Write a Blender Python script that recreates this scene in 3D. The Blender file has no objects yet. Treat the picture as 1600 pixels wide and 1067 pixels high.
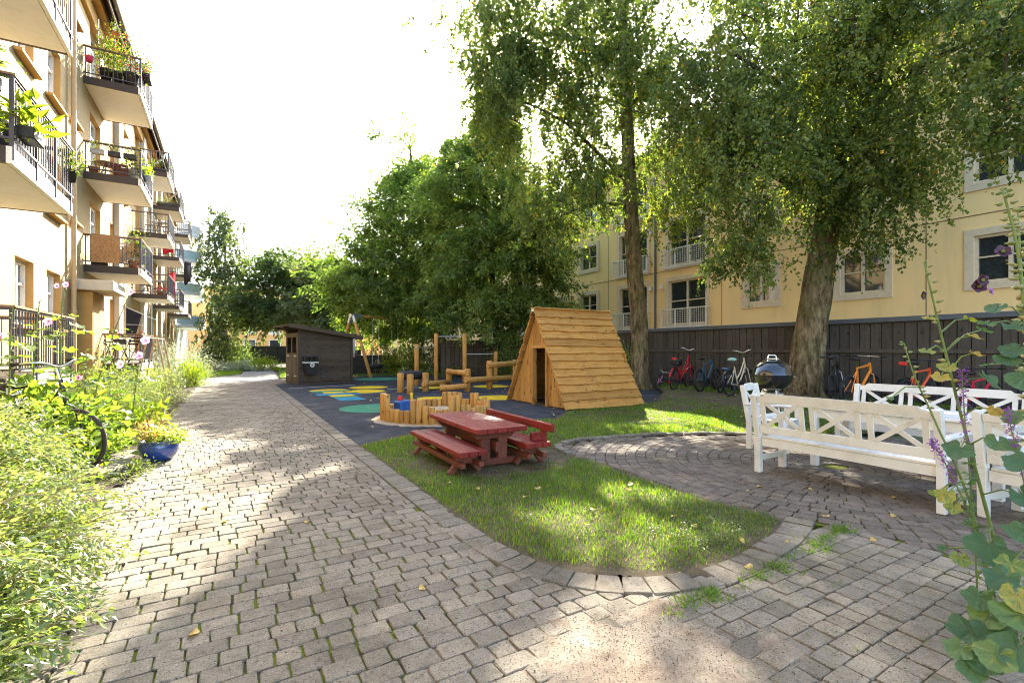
import bpy, math, random
import numpy as np
from mathutils import Vector, Matrix, noise as mnoise

random.seed(7)
rng = np.random.default_rng(11)
S = bpy.context.scene
COL = S.collection
PI = math.pi
def R(d): return math.radians(d)

# ------------------------------------------------------------------ camera, sun, sky
HCAM, FPX = 1.45, 750.0
YAW = math.atan2(445, 750)
FW = (math.sin(YAW), math.cos(YAW)); RT = (math.cos(YAW), -math.sin(YAW))
cam_d = bpy.data.cameras.new('camera'); cam = bpy.data.objects.new('camera', cam_d); COL.objects.link(cam)
cam.location = (0, 0, HCAM); cam.rotation_euler = (R(90), 0, -YAW)
cam_d.sensor_width = 36; cam_d.lens = 36 * FPX / 1600; cam_d.shift_y = 13.5 / 1600
cam_d.clip_start = 0.05; cam_d.clip_end = 1500
S.camera = cam
SUN_EL = R(32.7); SUN_AZ = YAW
SDIR = np.array([math.sin(SUN_AZ) * math.cos(SUN_EL), math.cos(SUN_AZ) * math.cos(SUN_EL), math.sin(SUN_EL)])
sl = bpy.data.lights.new('sun', 'SUN'); so = bpy.data.objects.new('sun', sl); COL.objects.link(so)
sl.energy = 5.0; sl.angle = R(0.55); sl.color = (1.0, 0.93, 0.80)
so.rotation_euler = Vector(-SDIR).to_track_quat('-Z', 'Y').to_euler()
so.location = (20, 40, 40)
W = bpy.data.worlds.new('World'); S.world = W; W.use_nodes = True
wn = W.node_tree; bg = wn.nodes['Background']
sk = wn.nodes.new('ShaderNodeTexSky'); sk.sky_type = 'NISHITA'; sk.sun_disc = False
sk.sun_elevation = SUN_EL; sk.sun_rotation = SUN_AZ
sk.air_density = 1.0; sk.dust_density = 1.8; sk.ozone_density = 0.6
wn.links.new(sk.outputs[0], bg.inputs[0]); bg.inputs[1].default_value = 0.15
S.view_settings.view_transform = 'Standard'; S.view_settings.look = 'None'
S.view_settings.exposure = 2.5; S.view_settings.gamma = 1.0
S.cycles.use_denoising = True; S.cycles.filter_width = 1.05; S.cycles.denoising_prefilter = 'ACCURATE'
S.cycles.max_bounces = 7; S.cycles.diffuse_bounces = 4; S.cycles.transmission_bounces = 4
S.cycles.transparent_max_bounces = 6; S.cycles.caustics_reflective = False; S.cycles.caustics_refractive = False

# ------------------------------------------------------------------ materials
def nd(t, typ, **kw):
    n = t.nodes.new(typ)
    for k, v in kw.items(): setattr(n, k, v)
    return n
def ramp(t, fac, stops):
    n = nd(t, 'ShaderNodeValToRGB')
    el = n.color_ramp.elements
    while len(el) < len(stops): el.new(0.5)
    for e, (p, c) in zip(el, stops): e.position = p; e.color = (*c, 1)
    t.links.new(fac, n.inputs[0]); return n.outputs[0]
def noise_tex(t, scale, detail=4, rough=.6, vec=None, stretch=None):
    n = nd(t, 'ShaderNodeTexNoise'); n.inputs['Scale'].default_value = scale
    n.inputs['Detail'].default_value = detail; n.inputs['Roughness'].default_value = rough
    tc = nd(t, 'ShaderNodeTexCoord'); out = tc.outputs['Object']
    if stretch:
        m = nd(t, 'ShaderNodeMapping'); m.inputs['Scale'].default_value = stretch
        t.links.new(out, m.inputs[0]); out = m.outputs[0]
    t.links.new(out, n.inputs['Vector']); return n.outputs[0]
def mixc(t, fac, a, b, mode='MIX'):
    n = nd(t, 'ShaderNodeMix', data_type='RGBA', blend_type=mode)
    for sock, v in ((n.inputs[0], fac), (n.inputs[6], a), (n.inputs[7], b)):
        if hasattr(v, 'links'): t.links.new(v, sock)
        elif isinstance(v, (int, float)): sock.default_value = v
        else: sock.default_value = (*v, 1)
    return n.outputs[2]
MATS = {}
def mat(name, col, rough=.7, metal=0, var=.18, scale=6, stretch=None, bump=0, bscale=40, spec=.4, col2=None, attr=False, coat=0):
    m = bpy.data.materials.new(name); m.use_nodes = True; t = m.node_tree; b = t.nodes['Principled BSDF']
    b.inputs['Roughness'].default_value = rough; b.inputs['Metallic'].default_value = metal
    b.inputs['Specular IOR Level'].default_value = spec
    if coat: b.inputs['Coat Weight'].default_value = coat; b.inputs['Coat Roughness'].default_value = .08
    c2 = col2 or tuple(max(0, c * (1 - 2.2 * var)) for c in col)
    c3 = tuple(min(1, c * (1 + var)) for c in col)
    f = noise_tex(t, scale, 5, .65, stretch=stretch)
    c = ramp(t, f, [(.28, c2), (.5, col), (.75, c3)])
    if attr:
        a = nd(t, 'ShaderNodeAttribute', attribute_name='rnd')
        g = ramp(t, a.outputs['Fac'], [(0, (.62, .62, .62)), (.5, (.95, .95, .95)), (1, (1.25, 1.2, 1.1))])
        c = mixc(t, 1.0, c, g, 'MULTIPLY')
    t.links.new(c, b.inputs['Base Color'])
    if bump:
        bn = nd(t, 'ShaderNodeBump'); bn.inputs['Strength'].default_value = bump; bn.inputs['Distance'].default_value = .02
        t.links.new(noise_tex(t, bscale, 6, .7, stretch=stretch), bn.inputs['Height']); t.links.new(bn.outputs[0], b.inputs['Normal'])
    MATS[name] = m; return m
def leafmat(name, stops, trans=.5, rough=.42, spec=.5, tint=(1.0, 1.15, .35), mottle=0):
    m = bpy.data.materials.new(name); m.use_nodes = True; t = m.node_tree; b = t.nodes['Principled BSDF']
    a = nd(t, 'ShaderNodeAttribute', attribute_name='rnd')
    fac = a.outputs['Fac']
    if mottle:
        ad = nd(t, 'ShaderNodeMath', operation='MULTIPLY_ADD'); t.links.new(noise_tex(t, 38, 5, .7), ad.inputs[0]); ad.inputs[1].default_value = mottle; 
        sb = nd(t, 'ShaderNodeMath', operation='SUBTRACT'); t.links.new(fac, sb.inputs[0]); sb.inputs[1].default_value = mottle * .5; t.links.new(sb.outputs[0], ad.inputs[2]); fac = ad.outputs[0]
        bn = nd(t, 'ShaderNodeBump'); bn.inputs['Strength'].default_value = 1.0; bn.inputs['Distance'].default_value = .012
        t.links.new(noise_tex(t, 45, 5, .6), bn.inputs['Height']); t.links.new(bn.outputs[0], b.inputs['Normal'])
    c = ramp(t, fac, stops)
    t.links.new(c, b.inputs['Base Color']); b.inputs['Roughness'].default_value = rough
    b.inputs['Specular IOR Level'].default_value = spec
    tr = nd(t, 'ShaderNodeBsdfTranslucent'); t.links.new(mixc(t, 1.0, c, tuple(x * 1.9 for x in tint), 'MULTIPLY'), tr.inputs[0])
    mx = nd(t, 'ShaderNodeMixShader'); mx.inputs[0].default_value = trans
    t.links.new(b.outputs[0], mx.inputs[1]); t.links.new(tr.outputs[0], mx.inputs[2])
    t.links.new(mx.outputs[0], t.nodes['Material Output'].inputs[0])
    MATS[name] = m; return m
def glass(name, col=(.03, .035, .04)):
    m = bpy.data.materials.new(name); m.use_nodes = True; b = m.node_tree.nodes['Principled BSDF']
    b.inputs['Base Color'].default_value = (*col, 1); b.inputs['Roughness'].default_value = .04
    b.inputs['Specular IOR Level'].default_value = .9; b.inputs['IOR'].default_value = 1.6
    MATS[name] = m; return m

def paver_mat(name, base, speck=1.0):
    m = bpy.data.materials.new(name); m.use_nodes = True; t = m.node_tree; b = t.nodes['Principled BSDF']
    b.inputs['Roughness'].default_value = .88; b.inputs['Specular IOR Level'].default_value = .25
    a = nd(t, 'ShaderNodeAttribute', attribute_name='rnd')
    c = ramp(t, a.outputs['Fac'], [(0, tuple(x * .76 for x in base)), (.3, tuple(x * .93 for x in base)), (.7, tuple(x * 1.04 for x in base)), (1, (base[0] * 1.17, base[1] * 1.14, base[2] * 1.1))])
    big = noise_tex(t, 1.3, 5, .7)
    c = mixc(t, 1.0, c, ramp(t, big, [(.3, (.68, .66, .6)), (.55, (1, 1, 1)), (.75, (1.12, 1.08, 1.0))]), 'MULTIPLY')
    mid = noise_tex(t, 14, 6, .75)
    c = mixc(t, .8, c, ramp(t, mid, [(.33, (.62, .6, .55)), (.5, (1, 1, 1)), (.7, (1.12, 1.1, 1.06))]), 'MULTIPLY')
    gr = noise_tex(t, 120, 3, .6)
    c = mixc(t, 1.0, c, ramp(t, gr, [(.30, (.30, .29, .27)), (.43, (.92, .92, .92)), (.60, (1, 1, 1)), (.70, (1.7, 1.68, 1.6))]), 'MULTIPLY')
    st = noise_tex(t, 55, 4, .55)
    c = mixc(t, ramp(t, st, [(.63, (0, 0, 0)), (.665, (1, 1, 1))]), c, (.06, .054, .045))
    t.links.new(c, b.inputs['Base Color'])
    bn = nd(t, 'ShaderNodeBump'); bn.inputs['Strength'].default_value = .55; bn.inputs['Distance'].default_value = .006
    t.links.new(noise_tex(t, 90, 8, .75), bn.inputs['Height']); t.links.new(bn.outputs[0], b.inputs['Normal'])
    MATS[name] = m; return m
def joint_mat(name):
    m = bpy.data.materials.new(name); m.use_nodes = True; t = m.node_tree; b = t.nodes['Principled BSDF']
    b.inputs['Roughness'].default_value = .95; b.inputs['Specular IOR Level'].default_value = .1
    f = noise_tex(t, 4.5, 4, .6); g = noise_tex(t, 60, 4, .7)
    c = mixc(t, g, (.035, .028, .02), (.11, .09, .06))
    ms = mixc(t, g, (.07, .095, .010), (.20, .24, .022))
    c = mixc(t, ramp(t, f, [(.40, (0, 0, 0)), (.50, (1, 1, 1))]), c, ms)
    t.links.new(c, b.inputs['Base Color'])
    bn = nd(t, 'ShaderNodeBump'); bn.inputs['Strength'].default_value = .8; bn.inputs['Distance'].default_value = .01
    t.links.new(noise_tex(t, 80, 6, .7), bn.inputs['Height']); t.links.new(bn.outputs[0], b.inputs['Normal'])
    MATS[name] = m; return m
def soil_mat(name, a, bcol, scale=8, fine=70, grit=.5, bump=.9):
    m = bpy.data.materials.new(name); m.use_nodes = True; t = m.node_tree; b = t.nodes['Principled BSDF']
    b.inputs['Roughness'].default_value = .95; b.inputs['Specular IOR Level'].default_value = .12
    f = noise_tex(t, scale, 6, .7); g = noise_tex(t, fine, 5, .7)
    c = ramp(t, f, [(.35, a), (.65, bcol)])
    c = mixc(t, grit, c, ramp(t, g, [(.35, (.3, .28, .26)), (.5, (1, 1, 1)), (.68, (1.5, 1.45, 1.4))]), 'MULTIPLY')
    t.links.new(c, b.inputs['Base Color'])
    bn = nd(t, 'ShaderNodeBump'); bn.inputs['Strength'].default_value = bump; bn.inputs['Distance'].default_value = .012
    t.links.new(noise_tex(t, fine * .7, 8, .75), bn.inputs['Height']); t.links.new(bn.outputs[0], b.inputs['Normal'])
    MATS[name] = m; return m
def wood_mat(name, col, dark, stretch=(3, 3, 30), rough=.65, knots=True, attr=True, bump=.25, spec=.3):
    """grain runs along the axis with the smallest stretch"""
    m = bpy.data.materials.new(name); m.use_nodes = True; t = m.node_tree; b = t.nodes['Principled BSDF']
    b.inputs['Roughness'].default_value = rough; b.inputs['Specular IOR Level'].default_value = spec
    f = noise_tex(t, 1.6, 6, .65, stretch=stretch)
    lite = tuple(min(1, x * 1.18) for x in col)
    c = ramp(t, f, [(.30, dark), (.47, col), (.7, lite)])
    if knots:
        k = noise_tex(t, 5.5, 1, .3, stretch=tuple(1 + .12 * x for x in stretch))
        c = mixc(t, ramp(t, k, [(.69, (0, 0, 0)), (.74, (1, 1, 1))]), c, tuple(x * .35 for x in col))
    d = noise_tex(t, 2.2, 5, .7)
    c = mixc(t, .6, c, ramp(t, d, [(.3, (.68, .66, .64)), (.55, (1, 1, 1)), (.8, (1.12, 1.1, 1.08))]), 'MULTIPLY')
    if attr:
        a = nd(t, 'ShaderNodeAttribute', attribute_name='rnd')
        g = ramp(t, a.outputs['Fac'], [(0, (.76, .73, .70)), (.5, (1, 1, 1)), (1, (1.14, 1.12, 1.08))])
        c = mixc(t, 1.0, c, g, 'MULTIPLY')
    t.links.new(c, b.inputs['Base Color'])
    bn = nd(t, 'ShaderNodeBump'); bn.inputs['Strength'].default_value = bump; bn.inputs['Distance'].default_value = .006
    t.links.new(noise_tex(t, 7, 6, .7, stretch=stretch), bn.inputs['Height']); t.links.new(bn.outputs[0], b.inputs['Normal'])
    MATS[name] = m; return m

paver_mat('paver', (.262, .226, .174)); paver_mat('paver_patio', (.195, .158, .125)); paver_mat('kerbstone', (.235, .203, .158))
joint_mat('joint')
soil_mat('soil', (.09, .065, .045), (.17, .125, .085), 6, 60)
soil_mat('bed_soil', (.04, .03, .02), (.08, .06, .04))
soil_mat('sand', (.19, .145, .105), (.40, .33, .25), 3, 120, .5)
soil_mat('sandpit', (.42, .33, .22), (.52, .42, .29), 7, 120, .35)
soil_mat('ground_earth', (.10, .12, .05), (.15, .15, .08), 2, 30)
soil_mat('rubber', (.028, .033, .041), (.078, .082, .090), 1.6, 130, .9, .6)
soil_mat('spot_yellow', (.62, .42, .02), (.75, .52, .03), 3, 150, .4, .4)
soil_mat('spot_green', (.05, .2, .12), (.08, .28, .17), 3, 150, .5, .4)
soil_mat('spot_blue', (.03, .20, .33), (.05, .27, .42), 3, 150, .5, .4)
soil_mat('spot_white', (.5, .5, .5), (.65, .65, .65), 3, 150, .4, .4)
soil_mat('lawn_soil', (.085, .065, .04), (.15, .12, .075), 5, 60)
soil_mat('asphalt', (.20, .19, .175), (.26, .25, .23), 3, 90, .4, .4)
mat('plaster_left', (.42, .31, .155), .92, var=.05, scale=1.2, bump=.12, bscale=60)
mat('plaster_trim', (.47, .28, .095), .9, var=.06, scale=2, bump=.1, bscale=60)
mat('plaster_grey', (.55, .50, .42), .9, var=.06, scale=2)
mat('plaster_right', (.93, .65, .31), .92, var=.07, scale=1.1, stretch=(1, 1, .14), bump=.12, bscale=50)
mat('plaster_white', (.74, .74, .72), .9, var=.05)
mat('plaster_orange', (.72, .44, .18), .9, var=.05)
mat('trim_beige', (.70, .56, .40), .8, var=.06)
mat('joint_dark', (.20, .14, .07), .9)
mat('white_paint', (.76, .73, .67), .45, var=.05, scale=3, spec=.4, bump=.12, bscale=30, col2=(.62, .59, .52))
mat('white_frame', (.72, .71, .68), .5, var=.04)
mat('soffit', (.88, .86, .80), .85, var=.03)
mat('brown_metal', (.05, .038, .032), .5, metal=.2, var=.1)
mat('dark_metal', (.045, .05, .06), .45, metal=.5, var=.1)
mat('rail_metal', (.075, .07, .085), .45, metal=.5, var=.1)
mat('screen_grey', (.10, .11, .125), .6, var=.1)
mat('rail_wood', (.30, .16, .08), .6, var=.15)
mat('galv', (.55, .57, .58), .38, metal=.8, var=.1)
mat('roof_tile', (.12, .085, .07), .8, var=.2, scale=3)
mat('roof_slate', (.10, .12, .14), .6, var=.1)
mat('gutter', (.20, .17, .15), .5, metal=.4)
mat('pipe_beige', (.60, .42, .23), .6, var=.06)
glass('glass'); glass('glass_pale', (.16, .17, .18))
mat('curtain', (.5, .5, .46), .9, var=.1, scale=5, stretch=(1, 8, 1))
wood_mat('pine', (.52, .27, .07), (.36, .155, .032), stretch=(14, 14, 1.4))
wood_mat('pine_board', (.50, .245, .06), (.34, .145, .03), stretch=(1.2, 14, 14))
wood_mat('red_wood', (.215, .026, .019), (.09, .014, .012), stretch=(16, 1.3, 16), knots=True, rough=.5, spec=.22)
wood_mat('red_worn', (.17, .05, .03), (.09, .03, .018), stretch=(16, 1.3, 16), knots=False)
wood_mat('brown_board', (.075, .055, .038), (.045, .032, .022), stretch=(1, 12, 12))
wood_mat('fence_board', (.078, .068, .058), (.045, .038, .032), stretch=(9, 9, .8))
wood_mat('pale_board', (.45, .35, .2), (.33, .24, .13), stretch=(9, 9, 1))
mat('fence_black', (.02, .019, .018), .7, var=.2)
mat('cap_slate', (.09, .105, .125), .55, var=.12)
mat('stick', (.42, .29, .16), .8, var=.2)
mat('old_tyre', (.075, .06, .05), .85, var=.3)
mat('black_rubber', (.018, .018, .019), .75, var=.2)
mat('black_plastic', (.02, .02, .022), .4, var=.2)
mat('white_sheet', (.7, .69, .68), .9, var=.05)
mat('bag_white', (.75, .75, .73), .6, var=.05)
mat('enamel_black', (.012, .013, .016), .08, var=.05, spec=.7, coat=1)
mat('chrome', (.7, .7, .7), .18, metal=1, var=.05)
mat('ash_metal', (.62, .58, .5), .4, metal=.5)
mat('blue_glaze', (.018, .06, .26), .18, var=.3, scale=3, spec=.6, coat=.7, col2=(.10, .09, .085))
mat('terracotta', (.45, .17, .08), .8)
mat('pot_dark', (.035, .03, .03), .6)
mat('pot_grey', (.35, .35, .34), .6)
mat('pot_pink', (.6, .03, .1), .5)
mat('rug', (.40, .22, .10), .95, var=.25, scale=25, stretch=(1, 1, 1), bump=.5)
mat('cardboard', (.55, .36, .2), .9)
mat('cloth_red', (.6, .02, .05), .9, var=.2)
mat('cloth_dark', (.03, .03, .04), .9)
mat('panel_blue', (.50, .62, .64), .5, var=.06); mat('panel_green', (.50, .60, .53), .5, var=.06)
mat('toy_blue', (.02, .10, .35), .4); mat('toy_yellow', (.75, .5, .03), .4); mat('toy_red', (.6, .03, .03), .4)
mat('toy_sky', (.05, .28, .5), .4)
def bark_mat(name, a, b_, c_, sc):
    m = bpy.data.materials.new(name); m.use_nodes = True; t = m.node_tree; b = t.nodes['Principled BSDF']
    b.inputs['Roughness'].default_value = .95; b.inputs['Specular IOR Level'].default_value = .15
    f = noise_tex(t, sc, 7, .72, stretch=(1, 1, .28)); g = noise_tex(t, sc * 2.6, 6, .7, stretch=(1, 1, .4)); h = noise_tex(t, 1.4, 4, .6)
    c = ramp(t, f, [(.36, a), (.46, b_), (.58, c_), (.68, tuple(x * 1.35 for x in c_))])
    c = mixc(t, .7, c, ramp(t, g, [(.35, (.45, .43, .4)), (.5, (1, 1, 1)), (.66, (1.35, 1.32, 1.25))]), 'MULTIPLY')
    c = mixc(t, ramp(t, h, [(.45, (0, 0, 0)), (.65, (.45, .45, .45))]), c, (.15, .16, .05))
    t.links.new(c, b.inputs['Base Color'])
    ad = nd(t, 'ShaderNodeMath', operation='ADD'); t.links.new(f, ad.inputs[0]); t.links.new(g, ad.inputs[1])
    bn = nd(t, 'ShaderNodeBump'); bn.inputs['Strength'].default_value = 1.0; bn.inputs['Distance'].default_value = .09
    t.links.new(ad.outputs[0], bn.inputs['Height']); t.links.new(bn.outputs[0], b.inputs['Normal']); MATS[name] = m
bark_mat('bark_birch', (.04, .028, .017), (.17, .12, .065), (.32, .245, .14), 7)
bark_mat('bark_dark', (.02, .015, .01), (.06, .045, .03), (.10, .08, .055), 9)
mat('bark_pale', (.42, .38, .33), .9, var=.4, scale=7, stretch=(1, 1, 2.5), col2=(.06, .05, .04))
mat('twig', (.06, .04, .025), .9)
mat('stem_green', (.16, .22, .06), .6, var=.2)
for nm, c in (('paint_red', (.45, .012, .02)), ('paint_blue', (.02, .09, .16)), ('paint_navy', (.015, .03, .06)), ('paint_cream', (.66, .54, .36)),
              ('paint_orange', (.85, .25, .015)), ('paint_coral', (.72, .10, .03)), ('paint_black', (.012, .012, .013)), ('paint_pink', (.75, .30, .5)),
              ('paint_silver', (.5, .5, .5)), ('paint_mint', (.35, .6, .5))):
    mat(nm, c, .3, var=.06, coat=.5)
leafmat('leaf_birch', [(0, (.05, .085, .024)), (.5, (.135, .18, .052)), (.9, (.25, .285, .085)), (.965, (.19, .19, .04)), (1, (.42, .26, .04))], .45, rough=.5, spec=.3, tint=(1.0, 1.05, .3))
leafmat('leaf_cherry', [(0, (.055, .095, .025)), (.5, (.15, .215, .065)), (.95, (.30, .35, .11)), (1, (.22, .22, .05))], .42, rough=.48, spec=.35, tint=(1.0, 1.1, .3))
leafmat('leaf_far', [(0, (.08, .11, .045)), (.6, (.12, .155, .065)), (1, (.17, .2, .09))], .4, tint=(1.0, 1.0, .5))
leafmat('leaf_maple', [(0, (.055, .085, .03)), (.6, (.085, .125, .042)), (1, (.15, .18, .055))], .36)
leafmat('leaf_shrub', [(0, (.06, .10, .02)), (.5, (.10, .15, .035)), (1, (.17, .20, .06))], .42, tint=(1.05, 1.0, .35))
leafmat('leaf_spirea', [(0, (.08, .13, .04)), (.5, (.17, .23, .085)), (1, (.32, .36, .16))], .42, rough=.34, spec=.8, tint=(1.05, 1.0, .4))
leafmat('leaf_silver', [(0, (.20, .24, .16)), (1, (.34, .38, .28))], .3, tint=(1, 1, .8))
leafmat('leaf_lime', [(0, (.13, .18, .02)), (1, (.24, .27, .03))], .5)
leafmat('leaf_mallow', [(0, (.10, .15, .03)), (.6, (.16, .22, .045)), (.9, (.24, .26, .05)), (1, (.45, .34, .06))], .45)
leafmat('leaf_mallow_near', [(0, (.07, .14, .065)), (.4, (.10, .18, .08)), (.6, (.16, .24, .08)), (.74, (.2, .26, .06)), (.8, (.40, .34, .07)), (1, (.48, .30, .04))], .35, rough=.5, mottle=.4)
leafmat('leaf_coleus', [(0, (.26, .09, .045)), (.4, (.33, .17, .08)), (.6, (.30, .30, .11)), (1, (.42, .42, .2))], .4, tint=(1, 1, .6))
leafmat('grass', [(0, (.06, .125, .018)), (.5, (.10, .185, .03)), (.85, (.17, .25, .05)), (1, (.28, .24, .10))], .52, tint=(1.35, 1.25, .3))
leafmat('petal_pink', [(0, (.75, .12, .28)), (1, (.85, .35, .5))], .4, tint=(1, .8, .9))
leafmat('petal_dark', [(0, (.035, .006, .02)), (1, (.06, .01, .03))], .2, tint=(1, .5, .7))
leafmat('petal_purple', [(0, (.22, .05, .30)), (1, (.36, .12, .45))], .35, tint=(1, .8, 1))
leafmat('petal_red', [(0, (.6, .04, .04)), (1, (.75, .15, .12))], .35, tint=(1, .7, .7))
leafmat('seed_pod', [(0, (.22, .26, .09)), (.5, (.36, .34, .14)), (1, (.42, .27, .10))], .2, tint=(1, 1, .6))
leafmat('leaf_yellow', [(0, (.55, .36, .06)), (.6, (.6, .42, .12)), (1, (.35, .13, .05))], .2, tint=(1, 1, .5))
# ------------------------------------------------------------------ mesh helpers
class MB:
    def __init__(s, M=None):
        s.v = []; s.f = []; s.m = []; s.sm = []; s.rn = []; s.M = M; s.mi = 0; s.r = .5
    def _add(s, vs, fs, smooth=False):
        o = len(s.v)
        if s.M is not None: vs = [s.M @ Vector(p) for p in vs]
        s.v.extend([tuple(p) for p in vs])
        for f in fs:
            s.f.append([i + o for i in f]); s.m.append(s.mi); s.sm.append(smooth); s.rn.append(s.r)
    def rand(s): s.r = random.random(); return s
    def box(s, c, d, rot=None, ch=0.0):
        hx, hy, hz = d[0] / 2, d[1] / 2, d[2] / 2
        ch = min(ch, hx * .9, hy * .9, hz * .9)
        T = Matrix.Translation(c) @ (rot.to_4x4() if rot is not None else Matrix())
        if ch <= 0:
            vs = [(x * hx, y * hy, z * hz) for x in (-1, 1) for y in (-1, 1) for z in (-1, 1)]
            fs = [(0, 1, 3, 2), (4, 6, 7, 5), (0, 4, 5, 1), (2, 3, 7, 6), (0, 2, 6, 4), (1, 5, 7, 3)]
        else:
            vs = []; idx = {}
            for x in (-1, 1):
                for y in (-1, 1):
                    for z in (-1, 1):
                        for a in range(3):
                            p = [x * (hx - ch), y * (hy - ch), z * (hz - ch)]
                            p[a] = (x * hx, y * hy, z * hz)[a]
                            idx[(x, y, z, a)] = len(vs); vs.append(tuple(p))
            fs = []
            for sg in (-1, 1):
                q = [(-1, -1), (1, -1), (1, 1), (-1, 1)]
                if sg < 0: q = q[::-1]
                fs.append([idx[(sg, a, b, 0)] for a, b in q])
                fs.append([idx[(b, sg, a, 1)] for a, b in q])
                fs.append([idx[(a, b, sg, 2)] for a, b in q])
            for a in (-1, 1):
                for b in (-1, 1):
                    e = [idx[(-1, a, b, 1)], idx[(1, a, b, 1)], idx[(1, a, b, 2)], idx[(-1, a, b, 2)]]
                    fs.append(e if a * b < 0 else e[::-1])
                    e = [idx[(a, -1, b, 0)], idx[(a, 1, b, 0)], idx[(a, 1, b, 2)], idx[(a, -1, b, 2)]]
                    fs.append(e if a * b > 0 else e[::-1])
                    e = [idx[(a, b, -1, 0)], idx[(a, b, 1, 0)], idx[(a, b, 1, 1)], idx[(a, b, -1, 1)]]
                    fs.append(e if a * b < 0 else e[::-1])
            for x in (-1, 1):
                for y in (-1, 1):
                    for z in (-1, 1):
                        t = [idx[(x, y, z, 0)], idx[(x, y, z, 1)], idx[(x, y, z, 2)]]
                        fs.append(t if x * y * z > 0 else t[::-1])
        s._add([T @ Vector(p) for p in vs], fs)
    def bar(s, p0, p1, w, h, up=(0, 0, 1), ch=0.0):
        p0 = Vector(p0); p1 = Vector(p1); x = (p1 - p0); L = x.length; x.normalize()
        u = Vector(up)
        if abs(u.dot(x)) > .98: u = Vector((0, 1, 0)) if abs(x.y) < .9 else Vector((1, 0, 0))
        y = u.cross(x).normalized(); z = x.cross(y)
        s.box((p0 + p1) / 2, (L, w, h), Matrix((x, y, z)).transposed(), ch)
    def tube(s, pts, rad, n=8, cap=True, smooth=True, wob=0):
        pts = [Vector(p) for p in pts]
        if not hasattr(rad, '__len__'): rad = [rad] * len(pts)
        vs = []; fs = []; ref = None
        for i, p in enumerate(pts):
            t = (pts[min(i + 1, len(pts) - 1)] - pts[max(i - 1, 0)])
            if t.length < 1e-9: t = Vector((0, 0, 1))
            t.normalize()
            if ref is None: ref = Vector((1, 0, 0)) if abs(t.x) < .8 else Vector((0, 1, 0))
            a = (ref - t * ref.dot(t)).normalized(); b = t.cross(a); ref = a
            for k in range(n):
                an = 2 * PI * k / n; rr = rad[i]
                if wob: rr *= 1 + wob * (mnoise.noise(Vector((p.x * 3 + 2 * math.cos(an), p.y * 3 + 2 * math.sin(an), p.z * 1.2))) )
                vs.append(p + (a * math.cos(an) + b * math.sin(an)) * rr)
        for i in range(len(pts) - 1):
            for k in range(n):
                k2 = (k + 1) % n
                fs.append((i * n + k, i * n + k2, (i + 1) * n + k2, (i + 1) * n + k))
        s._add(vs, fs, smooth)
        if cap:
            o = len(pts) - 1
            s._add(vs[:n], [tuple(range(n))[::-1]]); s._add(vs[o * n:], [tuple(range(n))])
    def cyl(s, p0, p1, r, n=10, r1=None): s.tube([p0, p1], [r, r if r1 is None else r1], n)
    def log(s, p0, p1, r, n=14, ch=.012):
        p0 = Vector(p0); p1 = Vector(p1); d = (p1 - p0).normalized()
        s.tube([p0, p0 + d * ch, p1 - d * ch, p1], [r - ch, r, r * .985, r - ch], n)
    def lathe(s, prof, n=20, c=(0, 0, 0), T=None, smooth=True):
        vs = []; fs = []
        for r, z in prof:
            for k in range(n):
                a = 2 * PI * k / n; p = Vector((r * math.cos(a), r * math.sin(a), z))
                if T is not None: p = T @ p
                vs.append(p + Vector(c))
        for i in range(len(prof) - 1):
            for k in range(n):
                k2 = (k + 1) % n
                fs.append((i * n + k, i * n + k2, (i + 1) * n + k2, (i + 1) * n + k))
        s._add(vs, fs, smooth)
    def torus(s, c, r, rr, n=28, m=8, T=None):
        vs = []; fs = []
        for i in range(n):
            a = 2 * PI * i / n
            for j in range(m):
                b = 2 * PI * j / m
                p = Vector(((r + rr * math.cos(b)) * math.cos(a), (r + rr * math.cos(b)) * math.sin(a), rr * math.sin(b)))
                if T is not None: p = T @ p
                vs.append(p + Vector(c))
        for i in range(n):
            for j in range(m):
                fs.append((i * m + j, ((i + 1) % n) * m + j, ((i + 1) % n) * m + (j + 1) % m, i * m + (j + 1) % m))
        s._add(vs, fs, True)
    def prism(s, poly, z0, z1):
        n = len(poly)
        a = sum(poly[i][0] * poly[(i + 1) % n][1] - poly[(i + 1) % n][0] * poly[i][1] for i in range(n))
        if a < 0: poly = poly[::-1]
        vs = [(x, y, z0) for x, y in poly] + [(x, y, z1) for x, y in poly]
        fs = [tuple(range(n))[::-1], tuple(range(n, 2 * n))] + [(i, (i + 1) % n, n + (i + 1) % n, n + i) for i in range(n)]
        s._add(vs, fs)
    def quad(s, a, b, c, d): s._add([a, b, c, d], [(0, 1, 2, 3)])
    def ball(s, c, r, n=8, sc=(1, 1, 1)):
        prof = [(max(1e-4, math.sin(PI * i / (n // 2 + 1))), -math.cos(PI * i / (n // 2 + 1))) for i in range(n // 2 + 2)]
        s.lathe([(a * r, b * r) for a, b in prof], n, c, Matrix.Diagonal(sc))
    def build(s, name, mats, parent=None, loc=None):
        me = bpy.data.meshes.new(name); me.from_pydata(s.v, [], s.f)
        if not isinstance(mats, (list, tuple)): mats = [mats]
        for m in mats: me.materials.append(MATS[m])
        me.polygons.foreach_set('material_index', s.m); me.polygons.foreach_set('use_smooth', s.sm)
        at = me.attributes.new('rnd', 'FLOAT', 'FACE'); at.data.foreach_set('value', s.rn)
        me.update()
        o = bpy.data.objects.new(name, me); COL.objects.link(o)
        if parent is not None: o.parent = parent
        if loc is not None: o.location = loc
        return o
def tag(o, label, cat=None, group=None, kind=None):
    o['label'] = label
    if cat: o['category'] = cat
    if group: o['group'] = group
    if kind: o['kind'] = kind
    return o
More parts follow.
